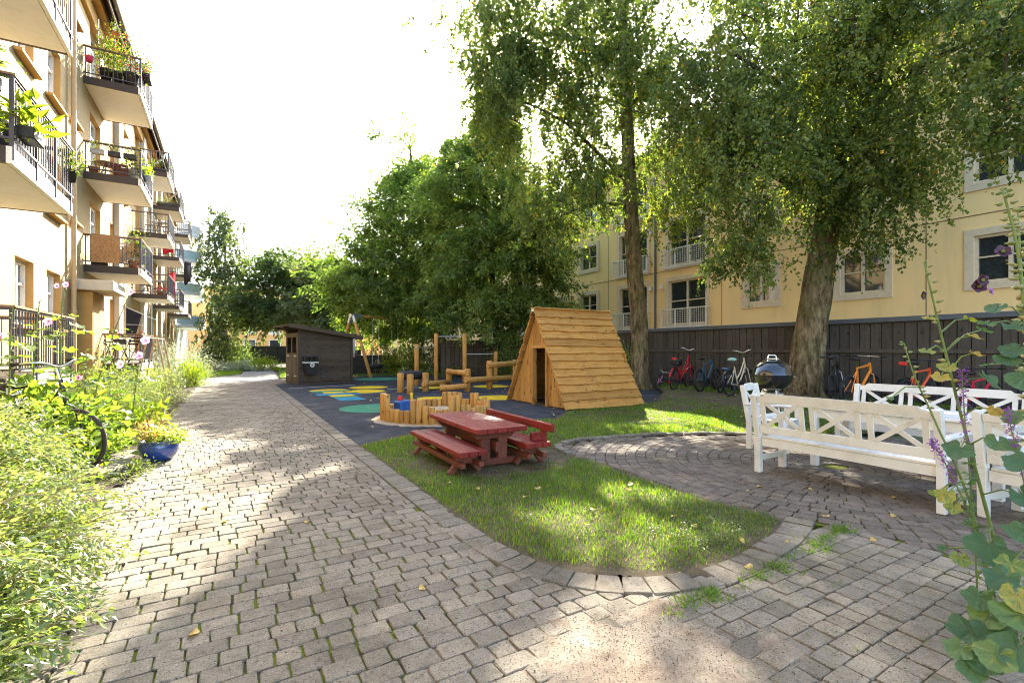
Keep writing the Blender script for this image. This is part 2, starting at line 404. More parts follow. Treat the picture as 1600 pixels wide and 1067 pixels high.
def thing(name, label, cat, loc=(0, 0, 0), rz=0, group=None, scale=1):
    o = bpy.data.objects.new(name, None); COL.objects.link(o); o.empty_display_size = .1
    o.location = loc; o.rotation_euler = (0, 0, rz); o.scale = (scale,) * 3
    return tag(o, label, cat, group)
def copy_tree(o, parent=None):
    c = o.copy(); COL.objects.link(c)
    if parent is not None: c.parent = parent
    for ch in list(o.children): copy_tree(ch, c)
    return c
def pip(x, y, poly):
    c = False; n = len(poly); j = n - 1
    for i in range(n):
        xi, yi = poly[i]; xj, yj = poly[j]
        if (yi > y) != (yj > y) and x < (xj - xi) * (y - yi) / (yj - yi) + xi: c = not c
        j = i
    return c
def pip_np(P, poly):
    x, y = P[:, 0], P[:, 1]; c = np.zeros(len(P), bool); n = len(poly); j = n - 1
    for i in range(n):
        xi, yi = poly[i]; xj, yj = poly[j]
        if yi != yj:
            c ^= ((yi > y) != (yj > y)) & (x < (xj - xi) * (y - yi) / (yj - yi) + xi)
        j = i
    return c
def mesh_np(name, V, F, rnd, mt, parent=None, smooth=False, fn=4):
    """F: (n,fn) faces"""
    me = bpy.data.meshes.new(name); nv, nf = len(V), len(F)
    me.vertices.add(nv); me.vertices.foreach_set('co', np.ascontiguousarray(V, np.float32).ravel())
    me.loops.add(nf * fn); me.loops.foreach_set('vertex_index', np.ascontiguousarray(F, np.int32).ravel())
    me.polygons.add(nf); me.polygons.foreach_set('loop_start', np.arange(nf, dtype=np.int32) * fn)
    me.polygons.foreach_set('use_smooth', np.full(nf, smooth, bool))
    at = me.attributes.new('rnd', 'FLOAT', 'FACE'); at.data.foreach_set('value', np.ascontiguousarray(rnd, np.float32))
    me.materials.append(MATS[mt]); me.update(calc_edges=True)
    o = bpy.data.objects.new(name, me); COL.objects.link(o)
    if parent is not None: o.parent = parent
    return o
def norm(v): return v / np.maximum(1e-9, np.linalg.norm(v, axis=1, keepdims=True))
def leaf_verts(P, A, L, Wd, fold=.25, up=None):
    """kite leaves: base P, direction A, length L, width Wd"""
    n = len(P); A = norm(A)
    rv = rng.normal(size=(n, 3)) if up is None else up + rng.normal(size=(n, 3)) * .45
    N = norm(rv - A * np.sum(rv * A, 1, keepdims=True)); Sd = np.cross(A, N)
    L = np.broadcast_to(np.asarray(L, float).reshape(-1, 1), (n, 1)); Wd = np.broadcast_to(np.asarray(Wd, float).reshape(-1, 1), (n, 1))
    b = P; t = P + A * L - N * L * .12; m = P + A * L * .42
    l = m + Sd * Wd * .5 + N * Wd * fold; r = m - Sd * Wd * .5 + N * Wd * fold
    V = np.stack([b, l, t, r], 1).reshape(-1, 3)
    F = np.arange(n * 4).reshape(n, 4)
    return V, F
def leaves(name, P, A, L, Wd, mt, parent=None, rnd=None, fold=.25, up=None):
    V, F = leaf_verts(P, A, L, Wd, fold, up)
    if rnd is None: rnd = rng.random(len(P))
    return mesh_np(name, V, F, rnd, mt, parent)
def joinVF(parts):
    Vs = []; Fs = []; o = 0
    for V, F in parts: Vs.append(V); Fs.append(F + o); o += len(V)
    return np.concatenate(Vs), np.concatenate(Fs)
def smooth01(t): t = max(0., min(1., t)); return t * t * (3 - 2 * t)
def catmull(P, n=6, closed=False):
    P = [Vector(p) for p in P]; out = []; m = len(P)
    for i in range(m if closed else m - 1):
        g = lambda k: P[k % m] if closed else P[max(0, min(m - 1, k))]
        a, b, c, d = g(i - 1), g(i), g(i + 1), g(i + 2)
        for k in range(n):
            t = k / n
            out.append(.5 * ((2 * b) + (c - a) * t + (2 * a - 5 * b + 4 * c - d) * t * t + (3 * b - a - 3 * c + d) * t ** 3))
    if not closed: out.append(P[-1])
    return out
# ------------------------------------------------------------------ ground, paving
def grid_sheet(name, mt, x0, x1, y0, y1, nx, ny, hf, keep=None):
    xs = np.linspace(x0, x1, nx); ys = np.linspace(y0, y1, ny)
    X, Y = np.meshgrid(xs, ys); V = np.stack([X.ravel(), Y.ravel(), np.zeros(X.size)], 1)
    V[:, 2] = [hf(a, b) for a, b in V[:, :2]]
    i = np.arange((ny - 1) * (nx - 1)); r, c = i // (nx - 1), i % (nx - 1); q = r * nx + c
    F = np.stack([q, q + 1, q + nx + 1, q + nx], 1)
    if keep is not None: F = F[[keep(*V[f, :2].mean(0)) for f in F]]
    return mesh_np(name, V, F, np.full(len(F), .5), mt, smooth=True)
def nz(x, y, s, o=0): return mnoise.noise(Vector((x * s + o, y * s + 3.1, o * 1.7)))
def bank(x, y): return .13 * smooth01((x - 9.0) / 3.2)

g = MB(); g.quad((-220, -60, -.07), (220, -60, -.07), (220, 420, -.07), (-220, 420, -.07))
tag(g.build('ground', 'ground_earth'), 'green and brown earth reaching out beyond the courtyard', 'ground', kind='structure')

LAWN = [(1.75, 7.35), (1.75, 3.3), (1.84, 2.85), (2.03, 2.54), (2.34, 2.27), (2.66, 2.14), (3.1, 2.12), (3.6, 2.2), (4.0, 2.34), (4.05, 2.5), (3.93, 2.9), (3.93, 3.5),
        (4.0, 4.35), (4.06, 5.1), (4.2, 5.72), (4.75, 6.12), (5.5, 6.06), (6.4, 5.82), (7.08, 5.52), (7.7, 5.1), (8.8, 4.4), (14.8, 2.5), (14.8, 13.5), (11.8, 10.4), (10.4, 9.35),
        (7.1, 9.15), (5.95, 8.1), (5.0, 8.35), (3.9, 8.2), (2.75, 7.95), (2.1, 7.6)]
PATIO = [(4.05, 2.42), (3.94, 2.9), (3.94, 3.5), (4.01, 4.35), (4.07, 5.1), (4.2, 5.7), (4.75, 5.98), (5.5, 5.93), (6.4, 5.68), (7.03, 5.38), (7.6, 5.0), (8.6, 4.35), (9.6, 3.4), (10.5, 1.5), (9.5, -.6), (4.5, -.6), (4.35, 2.05)]
FORE = [(-1.15, .2), (4.42, -.4), (4.3, 2.06), (3.6, 1.93), (2.95, 1.85), (2.5, 1.86), (2.16, 1.99), (1.82, 2.27), (1.6, 2.65), (1.52, 3.1), (1.51, 24.6), (-1.15, 24.6)]

def pave(items, mt, name):
    """items: x, y, half length, half depth, angle, rnd -> rounded stones with a worn edge"""
    I = np.array(items, float); n = len(I)
    cut = np.minimum(.0105, I[:, 3] * .5) * rng.uniform(.55, 1.2, n)
    zt = rng.normal(0, .0022, n)
    def ring(ins, z, tl):
        hx = (I[:, 2] - ins)[:, None]; hy = (I[:, 3] - ins)[:, None]; c = cut[:, None]
        sx = np.array([[-1, 1, 1, 1, 1, -1, -1, -1]]); sy = np.array([[-1, -1, -1, 1, 1, 1, 1, -1]])
        cx = np.array([[1, 1, 0, 0, 1, 1, 0, 0]]); cy = 1 - cx
        px = sx * (hx - c * cx) * (1 - taper * sy) + rng.normal(0, .0018, (n, 8)); py = sy * (hy - c * cy) + rng.normal(0, .0018, (n, 8))
        ca, sa = np.cos(I[:, 4])[:, None], np.sin(I[:, 4])[:, None]
        zz = z + zt[:, None] + (px * tx[:, None] + py * ty[:, None]) * tl
        return np.stack([I[:, 0:1] + px * ca - py * sa, I[:, 1:2] + px * sa + py * ca, zz], 2)
    tx = rng.normal(0, .012, n); ty = rng.normal(0, .012, n)
    if I.shape[1] > 6: zt = zt + I[:, 6]
    taper = I[:, 7:8] if I.shape[1] > 7 else np.zeros((n, 1))
    V = np.concatenate([ring(.0055, 0, 1), ring(.002, -.002, 1), ring(0, -.008, 1), ring(0, -.035, 0)], 1).reshape(-1, 3)
    base = (np.arange(n) * 32)[:, None]
    fs = []; rr = []
    k = np.arange(8); k2 = (k + 1) % 8
    for L in range(3):
        q = np.stack([(L + 1) * 8 + k, (L + 1) * 8 + k2, L * 8 + k2, L * 8 + k], 1)
        fs.append((base[:, :, None] + q[None]).reshape(-1, 4)); rr.append(np.repeat(I[:, 5], 8))
    for q in ((0, 1, 2, 7), (7, 2, 3, 6), (6, 3, 4, 5)):
        fs.append(base + np.array([q])); rr.append(I[:, 5])
    return mesh_np(name, V, np.concatenate(fs), np.concatenate(rr), mt)

items = []
y = -.2; j = 0
while y < 24.4:
    x = -1.2 + random.uniform(0, .2)
    while x < 4.5:
        L = random.choice((.182, .182, .122, .182, .122))
        if y > 4.2 and x < 1.512 < x + L + .05: L = 1.513 - x
        cx, cy = x + L / 2, y + .0605
        cy += .005 * nz(cx, cy, 1.1); 
        if (pip(cx, cy, FORE) or (cy < 4.2 and (pip(cx - .09, cy, FORE) or pip(cx, cy - .09, FORE) or pip(cx - .07, cy - .07, FORE)))) and (cx * FW[0] + cy * FW[1]) > 1.3 and not (cy < 6 and cx < -.98):
            items.append((cx, cy, L / 2 - random.uniform(.0025, .0075), .0605 - random.uniform(.001, .0025), random.gauss(0, .007), random.random(), .006 * nz(cx, cy, .9, 4)))
        x += L
    y += .121; j += 1
tag(pave(items, 'paver', 'path_paving'), 'long path and forecourt of grey concrete setts laid in straight courses', 'path', kind='structure')
items = []; C0 = (6.55, 3.1); r = .2
while r < 5.2:
    a = random.random() * .1; 
    while a < 2 * PI:
        L = random.choice((.15, .18, .13, .18)); da = L / r; am = a + da / 2
        cx, cy = C0[0] + r * math.cos(am), C0[1] + r * math.sin(am)
        if pip(cx, cy, PATIO) and cx * FW[0] + cy * FW[1] > 1.5:
            items.append((cx, cy, L / 2 - random.uniform(.003, .007), .0675 - random.uniform(.002, .005), am + PI / 2 + random.gauss(0, .02), random.random(), .008 * nz(cx, cy, .8, 9)))
        a += da
    r += .135
tag(pave(items, 'paver_patio', 'patio_paving'), 'round patio of brown grey setts in curved courses', 'patio', kind='structure')
items = []
KC = [(1.622, 24.6), (1.622, 14), (1.622, 7), (1.622, 4.2), (1.635, 3.4), (1.69, 2.85), (1.86, 2.45), (2.16, 2.16), (2.52, 2.01), (2.95, 1.985), (3.5, 2.06), (3.85, 2.14), (4.16, 2.25)]
P = catmull([(a, b, 0) for a, b in KC], 40)
acc = 0; nxt = .08
for a, b in zip(P, P[1:]):
    L = (b - a).length
    while nxt <= acc + L:
        q = a + (b - a) * ((nxt - acc) / L); t = b - a; an = math.atan2(t.y, t.x)
        st = .158 if q.y < 8 else .145
        w = .105
        items.append((q.x, q.y, st / 2 - .003, w, an + random.gauss(0, .02), random.random(), .006 + (.004 * smooth01((5 - q.y) / 2)) + random.gauss(0, .003), 0 if q.y > 3.3 else .13))
        nxt += st
    acc += L
tag(pave(items, 'kerbstone', 'kerb'), 'pale kerb of upright setts curving round the tip of the front lawn', 'kerb', kind='structure')
items = []
P = catmull([(a, b, 0) for a, b in [(4.1, 5.35), (4.24, 5.8), (4.75, 6.06), (5.5, 6.01), (6.4, 5.76), (7.06, 5.46), (7.66, 5.06), (8.7, 4.4)]], 30)
acc = 0; nxt = .05
for a, b in zip(P, P[1:]):
    L = (b - a).length
    while nxt <= acc + L:
        q = a + (b - a) * ((nxt - acc) / L); t = b - a
        items.append((q.x, q.y, .068, .055, math.atan2(t.y, t.x) + random.gauss(0, .03), random.random(), .035 + random.uniform(-.008, .008))); nxt += .15
    acc += L
tag(pave(items, 'kerbstone', 'patio_kerb'), 'low raised edge of setts behind the round patio', 'kerb', kind='structure')

g = MB(); g.prism([(a, b) for a, b in FORE], -.06, -.016); g.build('tmp', 'joint')
o = bpy.data.objects['tmp']; o.name = 'path_joints'; tag(o, 'dark soil and moss filling the joints of the path setts', 'path joints', kind='structure')
g = MB(); g.prism(PATIO, -.06, -.017); o = g.build('patio_joints', 'joint'); tag(o, 'mossy joints between the patio setts', 'patio joints', kind='structure')
# blown sand lying over the setts in front of the lawn tip
def sandh(x, y):
    d = math.hypot((x - 1.68) / .62, (y - 1.72 + .12 * (x - 1.68)) / .42) + .6 * nz(x, y, 2.6, 7) + .35 * nz(x, y, 7, 2)
    return -.014 + .0185 * smooth01((1.35 - d) / 1.0) + .0035 * nz(x, y, 8, 3) + .002 * nz(x, y, 25, 3)
tag(grid_sheet('sand_patch', 'sand', .7, 3.0, .7, 2.4, 150, 120, sandh, lambda x, y: pip(x, y, FORE)), 'patch of pale trodden sand spread over the setts', 'sand', kind='structure')

def lawnh(x, y): return .001 + bank(x, y) + .008 * nz(x, y, 1.2, 2)
tag(grid_sheet('lawn_soil', 'lawn_soil', 1.7, 14.9, 2.0, 13.6, 300, 260, lawnh, lambda x, y: pip(x, y, LAWN) or any(pip(x + a, y + b, LAWN) for a, b in ((.13, 0), (-.13, 0), (0, .13), (0, -.13), (.09, -.09), (-.09, -.09))) and not (7.0 < x < 10.4 and y > 9)), 'worn earth of the lawn showing through the grass', 'lawn', kind='structure')
RUB = [(1.735, 7.42), (2.1, 7.62), (2.75, 7.97), (3.9, 8.22), (5.0, 8.37), (5.95, 8.12), (7.1, 9.17), (10.4, 9.37), (11.8, 10.42), (14.7, 13.5), (14.7, 19.5), (13.5, 23), (11, 26.0), (9, 27.2), (5, 26.6), (3.4, 25.0), (1.735, 22.4)]
g = MB(); g.prism(RUB, -.06, -.002); rub = g.build('playground_surface', 'rubber')
tag(rub, 'dark blue grey rubber safety surface of the playground', 'playground surface', kind='structure')
def disc(name, c, r, mt, sx=1, half=False):
    n = 40; m = MB(); pts = []
    for k in range(n + 1 if half else n):
        a = (PI if half else 2 * PI) * k / n
        pts.append((c[0] + r * sx * math.cos(a), c[1] + r * math.sin(a)))
    m.prism(pts, -.003, .002); return m.build(name, mt, rub)
for c, r in (((4.75, 18.95), .72), ((4.15, 17.2), .72), ((6.9, 17.5), .6), ((9.1, 17.0), .72), ((7.15, 12.85), .72), ((5.35, 13.65), .5)): disc('yellow_spot', c, r, 'spot_yellow')
disc('green_spot', (3.25, 12.1), .92, 'spot_green'); disc('green_spot', (6.6, 24.2), 1.2, 'spot_green')
hp = [(14.35, 15.15, .72, 'spot_blue'), (15.15, 15.7, .72, 'spot_green'), (15.7, 16.25, .72, 'spot_yellow'), (16.25, 16.95, 1.35, 'spot_blue'), (16.95, 17.55, .72, 'spot_yellow'), (17.55, 18.15, 1.35, 'spot_green')]
for a, b, w, m in hp:
    q = MB(); q.prism([(3.16 - w / 2, a), (3.16 + w / 2, a), (3.16 + w / 2, b), (3.16 - w / 2, b)], -.003, .002); q.build('hopscotch_tile', m, rub)
disc('hopscotch_tile', (3.16, 18.15), .68, 'spot_yellow', half=True)
q = MB(); q.prism([(2.0, 19.9), (4.6, 20.55), (4.6, 20.62), (2.0, 19.97)], -.003, .002); q.prism([(5.1, 17.6), (6.8, 18.0), (6.8, 18.07), (5.1, 17.67)], -.003, .002)
q.build('white_line', 'spot_white', rub)
g = MB(); g.prism([(1.735, 22.45), (3.4, 25.05), (4.9, 26.55), (2.2, 27), (1.735, 25)], -.06, -.004); tag(g.build('shed_apron', 'paver_patio'), 'reddish brown paving under the dark shed', 'paving', kind='structure')
# far end of the courtyard
g = MB(); g.prism([(-1.15, 24.6), (1.735, 24.6), (2.2, 27), (2.6, 33), (3.0, 44), (9, 52), (8, 55), (1.5, 46), (.7, 33), (-1.2, 29.5), (-2.4, 27)], -.06, -.006)
tag(g.build('far_path', 'asphalt'), 'pale path running on past the shed to the far gardens', 'path', kind='structure')
FARL = [[(-1.1, 29.7), (.65, 33.2), (.9, 38), (-2.4, 36), (-3, 30)], [(2.35, 27.6), (9.5, 29), (12, 38), (9, 48), (3.4, 42), (2.8, 33)], [(5, 26.7), (9, 27.3), (11, 26.1), (12, 34), (9.6, 29)]]
for i, p in enumerate(FARL):
    m = MB(); m.prism(p, -.06, .01 + .004 * i); tag(m.build('far_lawn', 'ground_earth'), ['sunny patch of lawn left of the far path', 'lawn behind the dark shed', 'strip of lawn behind the swing'][i], 'lawn', kind='structure')
# planting bed along the left building
BED = [(-1.05, 3.0), (-.98, 6.9), (-1.35, 7.0), (-1.3, 8.2), (-1.05, 8.6), (-1.1, 24), (-1.3, 29), (-3.75, 30), (-3.75, 2)]
def bedh(x, y): return .02 + .04 * nz(x, y, 1.5)
tag(grid_sheet('planting_bed', 'bed_soil', -3.8, -.95, 1.5, 30, 40, 200, bedh, lambda x, y: pip(x, y, BED) or (x < -1.05 and y < 7)), 'dark soil of the planting bed under the left building', 'flower bed', kind='structure')
m = MB()
for a, b in (((-1.35, 7.05, .03), (-1.02, 7.7, .03)), ((-1.35, 7.75, .025), (-1.1, 8.4, .025))): m.rand().bar(a, b, .34, .09, ch=.015)
tag(m.build('stone_slab', 'kerbstone'), 'two flat stone slabs at the bed edge beside the blue pot', 'stone slab', kind='structure')

# ------------------------------------------------------------------ grass
BARE = [(2.75, 5.6, .75, .9, .95), (3.9, 5.5, .35, .6, .9), (3.35, 5.1, .5, .35, .9), (3.2, 2.2, .5, .12, .5), (8.6, 8.2, 1.4, .8, .6), (11.5, 9.5, 2.2, 3.2, .8), (12.6, 6, 2, 3, .75), (7.6, 6.9, .8, .7, .7), (3.6, 8.0, 1.2, .25, .9)]
def grass(name, poly, n, h0, h1, w, hf, label, seed=1):
    r = np.random.default_rng(seed)
    p = np.array(poly); lo, hi = p.min(0), p.max(0)
    P = r.uniform(lo, hi, (n, 2)); P = P[pip_np(P, poly)]
    d = P[:, 0] * FW[0] + P[:, 1] * FW[1]
    P = P[r.random(len(P)) < np.clip((5.5 / np.maximum(d, .5)) ** 1.3, .10, 1)]
    dens = np.array([.55 + .9 * nz(x, y, 1.3, 5) + .5 * nz(x, y, 5, 8) for x, y in P])
    for bx, by, rx, ry, k in BARE:
        q = ((P[:, 0] - bx) / rx) ** 2 + ((P[:, 1] - by) / ry) ** 2
        dens -= k * np.clip(1.35 - q, 0, 1) * 1.1
    keep = r.random(len(P)) < np.clip(dens + .7, .04, 1)
    P = P[keep] + r.normal(0, .018, (int(keep.sum()), 2)); dens = np.clip(dens[keep], 0, 1); m = len(P)
    d = P[:, 0] * FW[0] + P[:, 1] * FW[1]
    Z = np.array([hf(x, y) for x, y in P]) - .005
    H = r.uniform(h0, h1, m) * (.55 + .6 * dens); a = r.uniform(0, 2 * PI, m); lean = r.uniform(.15, .95, m)
    Wd = w * r.uniform(.7, 1.3, m) * np.clip(d / 4.0, 1, 3.2)
    dx, dy = np.cos(a), np.sin(a); sx, sy = -dy * Wd / 2, dx * Wd / 2
    def V(t, ww, hh): return np.stack([P[:, 0] + dx * lean * H * t + sx * ww, P[:, 1] + dy * lean * H * t + sy * ww, Z + H * hh], 1)
    vs = np.stack([V(0, -1, 0), V(0, 1, 0), V(.3, .75, .55), V(.3, -.75, .55), V(.9, .12, .95), V(.9, -.12, .95)], 1).reshape(-1, 3)
    b = np.arange(m)[:, None] * 6
    F = np.concatenate([b + np.array([[0, 1, 2, 3]]), b + np.array([[3, 2, 4, 5]])])
    rn = np.clip(r.normal(.42, .22, m) + .25 * np.array([nz(x, y, .9, 1) for x, y in P]), 0, 1)
    dead = r.random(m) < .05; rn[dead] = 1
    return tag(mesh_np(name, vs, F, np.concatenate([rn, rn]), 'grass'), label, 'grass', kind='stuff')
grass('lawn_grass', LAWN, 560000, .025, .066, .0052, lawnh, 'short green grass of the front lawn and the bank below the fence')
for i, p in enumerate(FARL):
    r0 = np.random.default_rng(50 + i); q = np.array(p); P = r0.uniform(q.min(0), q.max(0), (9000, 2)); P = P[pip_np(P, p)]
    A = np.stack([r0.normal(0, .5, len(P)), r0.normal(0, .5, len(P)), np.ones(len(P))], 1)
    tag(leaves('far_grass', np.c_[P, np.full(len(P), .01)], A, r0.uniform(.06, .12, len(P)), .05, 'grass', rnd=r0.random(len(P)) * .8 + .1), 'mown grass on the ' + ['sunny patch left of the far path', 'lawn behind the dark shed', 'strip behind the swing'][i], 'grass', kind='stuff')
# weeds and grass tufts along the kerb and in the joints
r0 = np.random.default_rng(5); Ps = []; As = []; Ls = []
def tuft(x, y, n, s, z=0):
    a = r0.uniform(0, 2 * PI, n)
    Ps.append(np.stack([x + r0.normal(0, s * .45, n), y + r0.normal(0, s * .45, n), np.full(n, z)], 1))
    As.append(np.stack([np.cos(a) * .7, np.sin(a) * .7, r0.uniform(.4, 1.1, n)], 1)); Ls.append(r0.uniform(.4, 1.0, n) * s)
for k in range(70):
    t = r0.uniform(2.1, 4.3); x = t; y = 1.83 + .055 * (t - 2.6) ** 2 + r0.normal(0, .03)
    tuft(x, y, r0.integers(6, 26), r0.uniform(.03, .085))
for k in range(60):
    yy = r0.uniform(2.6, 12); tuft(1.515 + (.1 if yy < 3 else 0), yy, r0.integers(3, 9), r0.uniform(.012, .035))
for k in range(90):
    x = r0.uniform(2.0, 5.0); y = r0.uniform(.6, 1.9); tuft(x, y, r0.integers(3, 8), r0.uniform(.012, .04))
for k in range(160):
    x = r0.uniform(-.8, 1.4); y = r0.uniform(1.6, 7); y = -.2 + .121 * round((y + .2) / .121); tuft(x, y, r0.integers(3, 7), r0.uniform(.006, .02), -.012)
cl = []; ca = []
for k in range(150):
    x, y = r0.uniform(2.0, 4.1), r0.uniform(2.1, 5.2)
    if k < 80: x = r0.uniform(2.9, 4.1); y = 2.25 + abs(r0.normal(0, .35))
    m_ = r0.integers(8, 30); q = np.stack([x + r0.normal(0, .05, m_), y + r0.normal(0, .05, m_), r0.uniform(.015, .05, m_)], 1); q = q[pip_np(q, LAWN)]; cl.append(q); a_ = r0.uniform(0, 6.28, len(q)); ca.append(np.stack([np.cos(a_), np.sin(a_), r0.uniform(-.1, .3, len(q))], 1))
cl = np.concatenate(cl); tag(leaves('lawn_clover', cl, np.concatenate(ca), r0.uniform(.012, .032, len(cl)), .016, 'leaf_shrub', rnd=r0.random(len(cl)), up=np.array([0, 0, 2.])), 'small broad clover and weed leaves scattered through the front lawn', 'clover', kind='stuff')
tag(leaves('joint_weeds', np.concatenate(Ps), np.concatenate(As), np.concatenate(Ls), np.concatenate(Ls) * .14, 'grass', rnd=r0.random(sum(map(len, Ls))) * .8), 'small weeds and grass tufts growing from the paving joints', 'weeds', kind='stuff')
# crumbs of soil over the sand and setts
n = 1700; P = np.stack([r0.normal(2.15, .55, n), r0.normal(1.62, .3, n), np.full(n, .004)], 1); P = P[pip_np(P, FORE)]
P2 = np.stack([r0.normal(1.7, .33, 1600), r0.normal(1.8, .2, 1600), np.full(1600, .008)], 1); P2 = P2[pip_np(P2, FORE)]
P = np.concatenate([P, P2]); m = MB()
for p in P:
    s = random.uniform(.001, .0035); m.box(p, (s * random.uniform(.7, 1.6), s, s * .7), Matrix.Rotation(random.random() * 3, 3, 'Z'))
tag(m.build('soil_crumbs', 'bed_soil'), 'dark crumbs of soil scattered over the sand and setts', 'soil crumbs', kind='stuff')
# fallen birch leaves, one object each
lf = None; r1 = random.Random(3)
spots = [(-.2, 5.2), (2.5, 2.1), (3.3, 2.2), (3.6, 2.05), (3.0, 1.95), (3.5, 3.6), (2.2, 4.4), (2.8, 3.3), (3.75, 3.2), (4.6, 3.0), (5.2, 2.7), (4.5, 2.2), (5.0, 1.9), (4.25, 1.75), (4.9, 4.5)]
spots += [(r1.uniform(2.0, 4), r1.uniform(2.4, 5.2)) for k in range(8)] + [(r1.uniform(4.2, 9), r1.uniform(2, 6.8)) for k in range(14)] + [(r1.uniform(8, 13), r1.uniform(6, 10.5)) for k in range(14)] + [(r1.uniform(2.2, 9), r1.uniform(8.3, 22)) for k in range(60)] + [(r1.uniform(-.6, 1.4), r1.uniform(2.5, 9)) for k in range(8)]
for x, y in spots:
    inl = pip(x, y, LAWN)
    if lf is None:
        V = []; n8 = 14
        for k in range(n8):
            a = 2 * PI * k / n8; rr = .026 * (1 + .25 * math.cos(a)) * (1 - .1 * (k % 2)); V.append((rr * math.cos(a) * 1.15, rr * .8 * math.sin(a), .006 * math.cos(2 * a) + .003))
        m = MB(); m.r = .4; m._add(V + [(0, 0, .001)], [(k, (k + 1) % n8, n8) for k in range(n8)]); o = m.build('fallen_leaf', 'leaf_yellow'); lf = o
    else:
        o = lf.copy(); COL.objects.link(o)
    tag(o, 'small yellow fallen leaf lying on the ground', 'leaf', 'yellow fallen leaves')
    o.location = (x, y, (lawnh(x, y) + .035) if inl else .006); o.rotation_euler = (r1.gauss(0, .25), r1.gauss(0, .25), r1.uniform(0, 6)); sc = r1.uniform(.7, 1.4); o.scale = (sc,) * 3
# ------------------------------------------------------------------ buildings
def wall_cells(m, X, ys, zs, opens, sg, depth):
    """wall on the plane x = X facing sg, with openings (y0, y1, z0, z1); material 1 on the reveals"""
    ys = sorted(set(ys + [o[0] for o in opens] + [o[1] for o in opens])); zs = sorted(set(zs + [o[2] for o in opens] + [o[3] for o in opens]))
    def q(a, b, c, d): m.quad(*((a, b, c, d) if sg > 0 else (d, c, b, a)))
    m.mi = 0
    for y0, y1 in zip(ys, ys[1:]):
        for z0, z1 in zip(zs, zs[1:]):
            cy, cz = (y0 + y1) / 2, (z0 + z1) / 2
            if not any(o[0] < cy < o[1] and o[2] < cz < o[3] for o in opens): q((X, y0, z0), (X, y1, z0), (X, y1, z1), (X, y0, z1))
    m.mi = 1; B = X - sg * depth
    for y0, y1, z0, z1 in opens:
        q((B, y0, z0), (B, y0, z1), (X, y0, z1), (X, y0, z0))
        q((X, y1, z0), (X, y1, z1), (B, y1, z1), (B, y1, z0))
        q((X, y0, z0), (X, y1, z0), (B, y1, z0), (B, y0, z0))
        q((B, y0, z1), (B, y1, z1), (X, y1, z1), (X, y0, z1))
    m.mi = 0
def window(parent, X, sg, y0, y1, z0, z1, dep, mt='white_frame', cols=2, transom=.36, sill=None, gl='glass', fw=.07, name='window', curt=False):
    m = MB(); xc = X - sg * (dep - .03); f = fw
    m.box((xc, y0 + f / 2, (z0 + z1) / 2), (.09, f, z1 - z0)); m.box((xc, y1 - f / 2, (z0 + z1) / 2), (.09, f, z1 - z0))
    for z in (z0 + f / 2, z1 - f / 2): m.box((xc + .001, (y0 + y1) / 2, z), (.09, y1 - y0 - 2 * f, f))
    for k in range(1, cols):
        yy = y0 + (y1 - y0) * k / cols; m.box((xc + sg * .005, yy, (z0 + z1) / 2), (.09, f * 1.1, z1 - z0 - 2 * f))
    if transom:
        zz = z1 - (z1 - z0) * transom
        for k in range(cols):
            a = y0 + (y1 - y0) * k / cols + f * .7; b = y0 + (y1 - y0) * (k + 1) / cols - f * .7
            m.box((xc - sg * .004, (a + b) / 2, zz), (.07, b - a, f * .6))
    w = m.build(name, mt, parent)
    g = MB(); g.box((X - sg * (dep + .012), (y0 + y1) / 2, (z0 + z1) / 2), (.012, y1 - y0 - .02, z1 - z0 - .02)); g.build('pane', gl, w)
    if curt:
        c = MB(); xx = X - sg * (dep + .14); n = 12
        for side in ((y0 + .05, y0 + (y1 - y0) * .3), (y1 - (y1 - y0) * .25, y1 - .05)):
            for k in range(n):
                a = side[0] + (side[1] - side[0]) * k / n; b = side[0] + (side[1] - side[0]) * (k + 1) / n
                c.quad((xx + .02 * (k % 2), a, z0 + .1), (xx + .02 * ((k + 1) % 2), b, z0 + .1), (xx + .02 * ((k + 1) % 2), b, z1 - .05), (xx + .02 * (k % 2), a, z1 - .05))
        c.build('curtain', 'curtain', w)
    if sill:
        s = MB(); s.bar((X - sg * dep * .5 + sg * .08, y0 - .08, z0 - .035), (X - sg * dep * .5 + sg * .08, y1 + .08, z0 - .035), dep + .12, .085, ch=.012); s.build('sill', sill, w)
    return w

# --- left apartment building
XL, XB = -3.8, -2.4
lb = thing('apartment_building', 'cream rendered apartment block with rows of dark railed balconies on the left', 'building', (0, 0, 0))
opens = []; wins = []
LV = [.98, 3.87, 6.74, 9.67]
for lv in LV:
    for y0 in (6.1, 13.85, 15.9, 25.2, 32.0, 39.0, 46.5): opens.append((y0, y0 + 1.15, lv + 1.0, lv + 2.45)); wins.append(('w', opens[-1]))
    for y0 in (9.4, 20.2, 28.8, 35.5, 43.2): opens.append((y0, y0 + 1.5, lv + .25, lv + 2.4)); wins.append(('d', opens[-1]))
    for y0 in (23.3, 18.05): opens.append((y0, y0 + .62, lv + 1.25, lv + 2.4)); wins.append(('s', opens[-1]))
m = MB(); wall_cells(m, XL, [-3, 50], [-.1, 12.75], opens, 1, .24); m.build('facade_wall', ['plaster_left', 'plaster_trim'], lb)
m = MB(); m.prism([(-12, -3), (-4.3, -3), (-4.3, 50), (-12, 50)], -.1, 12.7); m.build('building_core', 'plaster_left', lb)
for k, (y0, y1, z0, z1) in wins: window(lb, XL, 1, y0, y1, z0, z1, .2, 'white_paint', 2 if k != 's' else 1, .36 if k != 'd' else .25, 'plaster_trim' if k != 'd' else None, 'glass_pale', .08, 'window' if k != 'd' else 'balcony_door', curt=(k == 'w'))
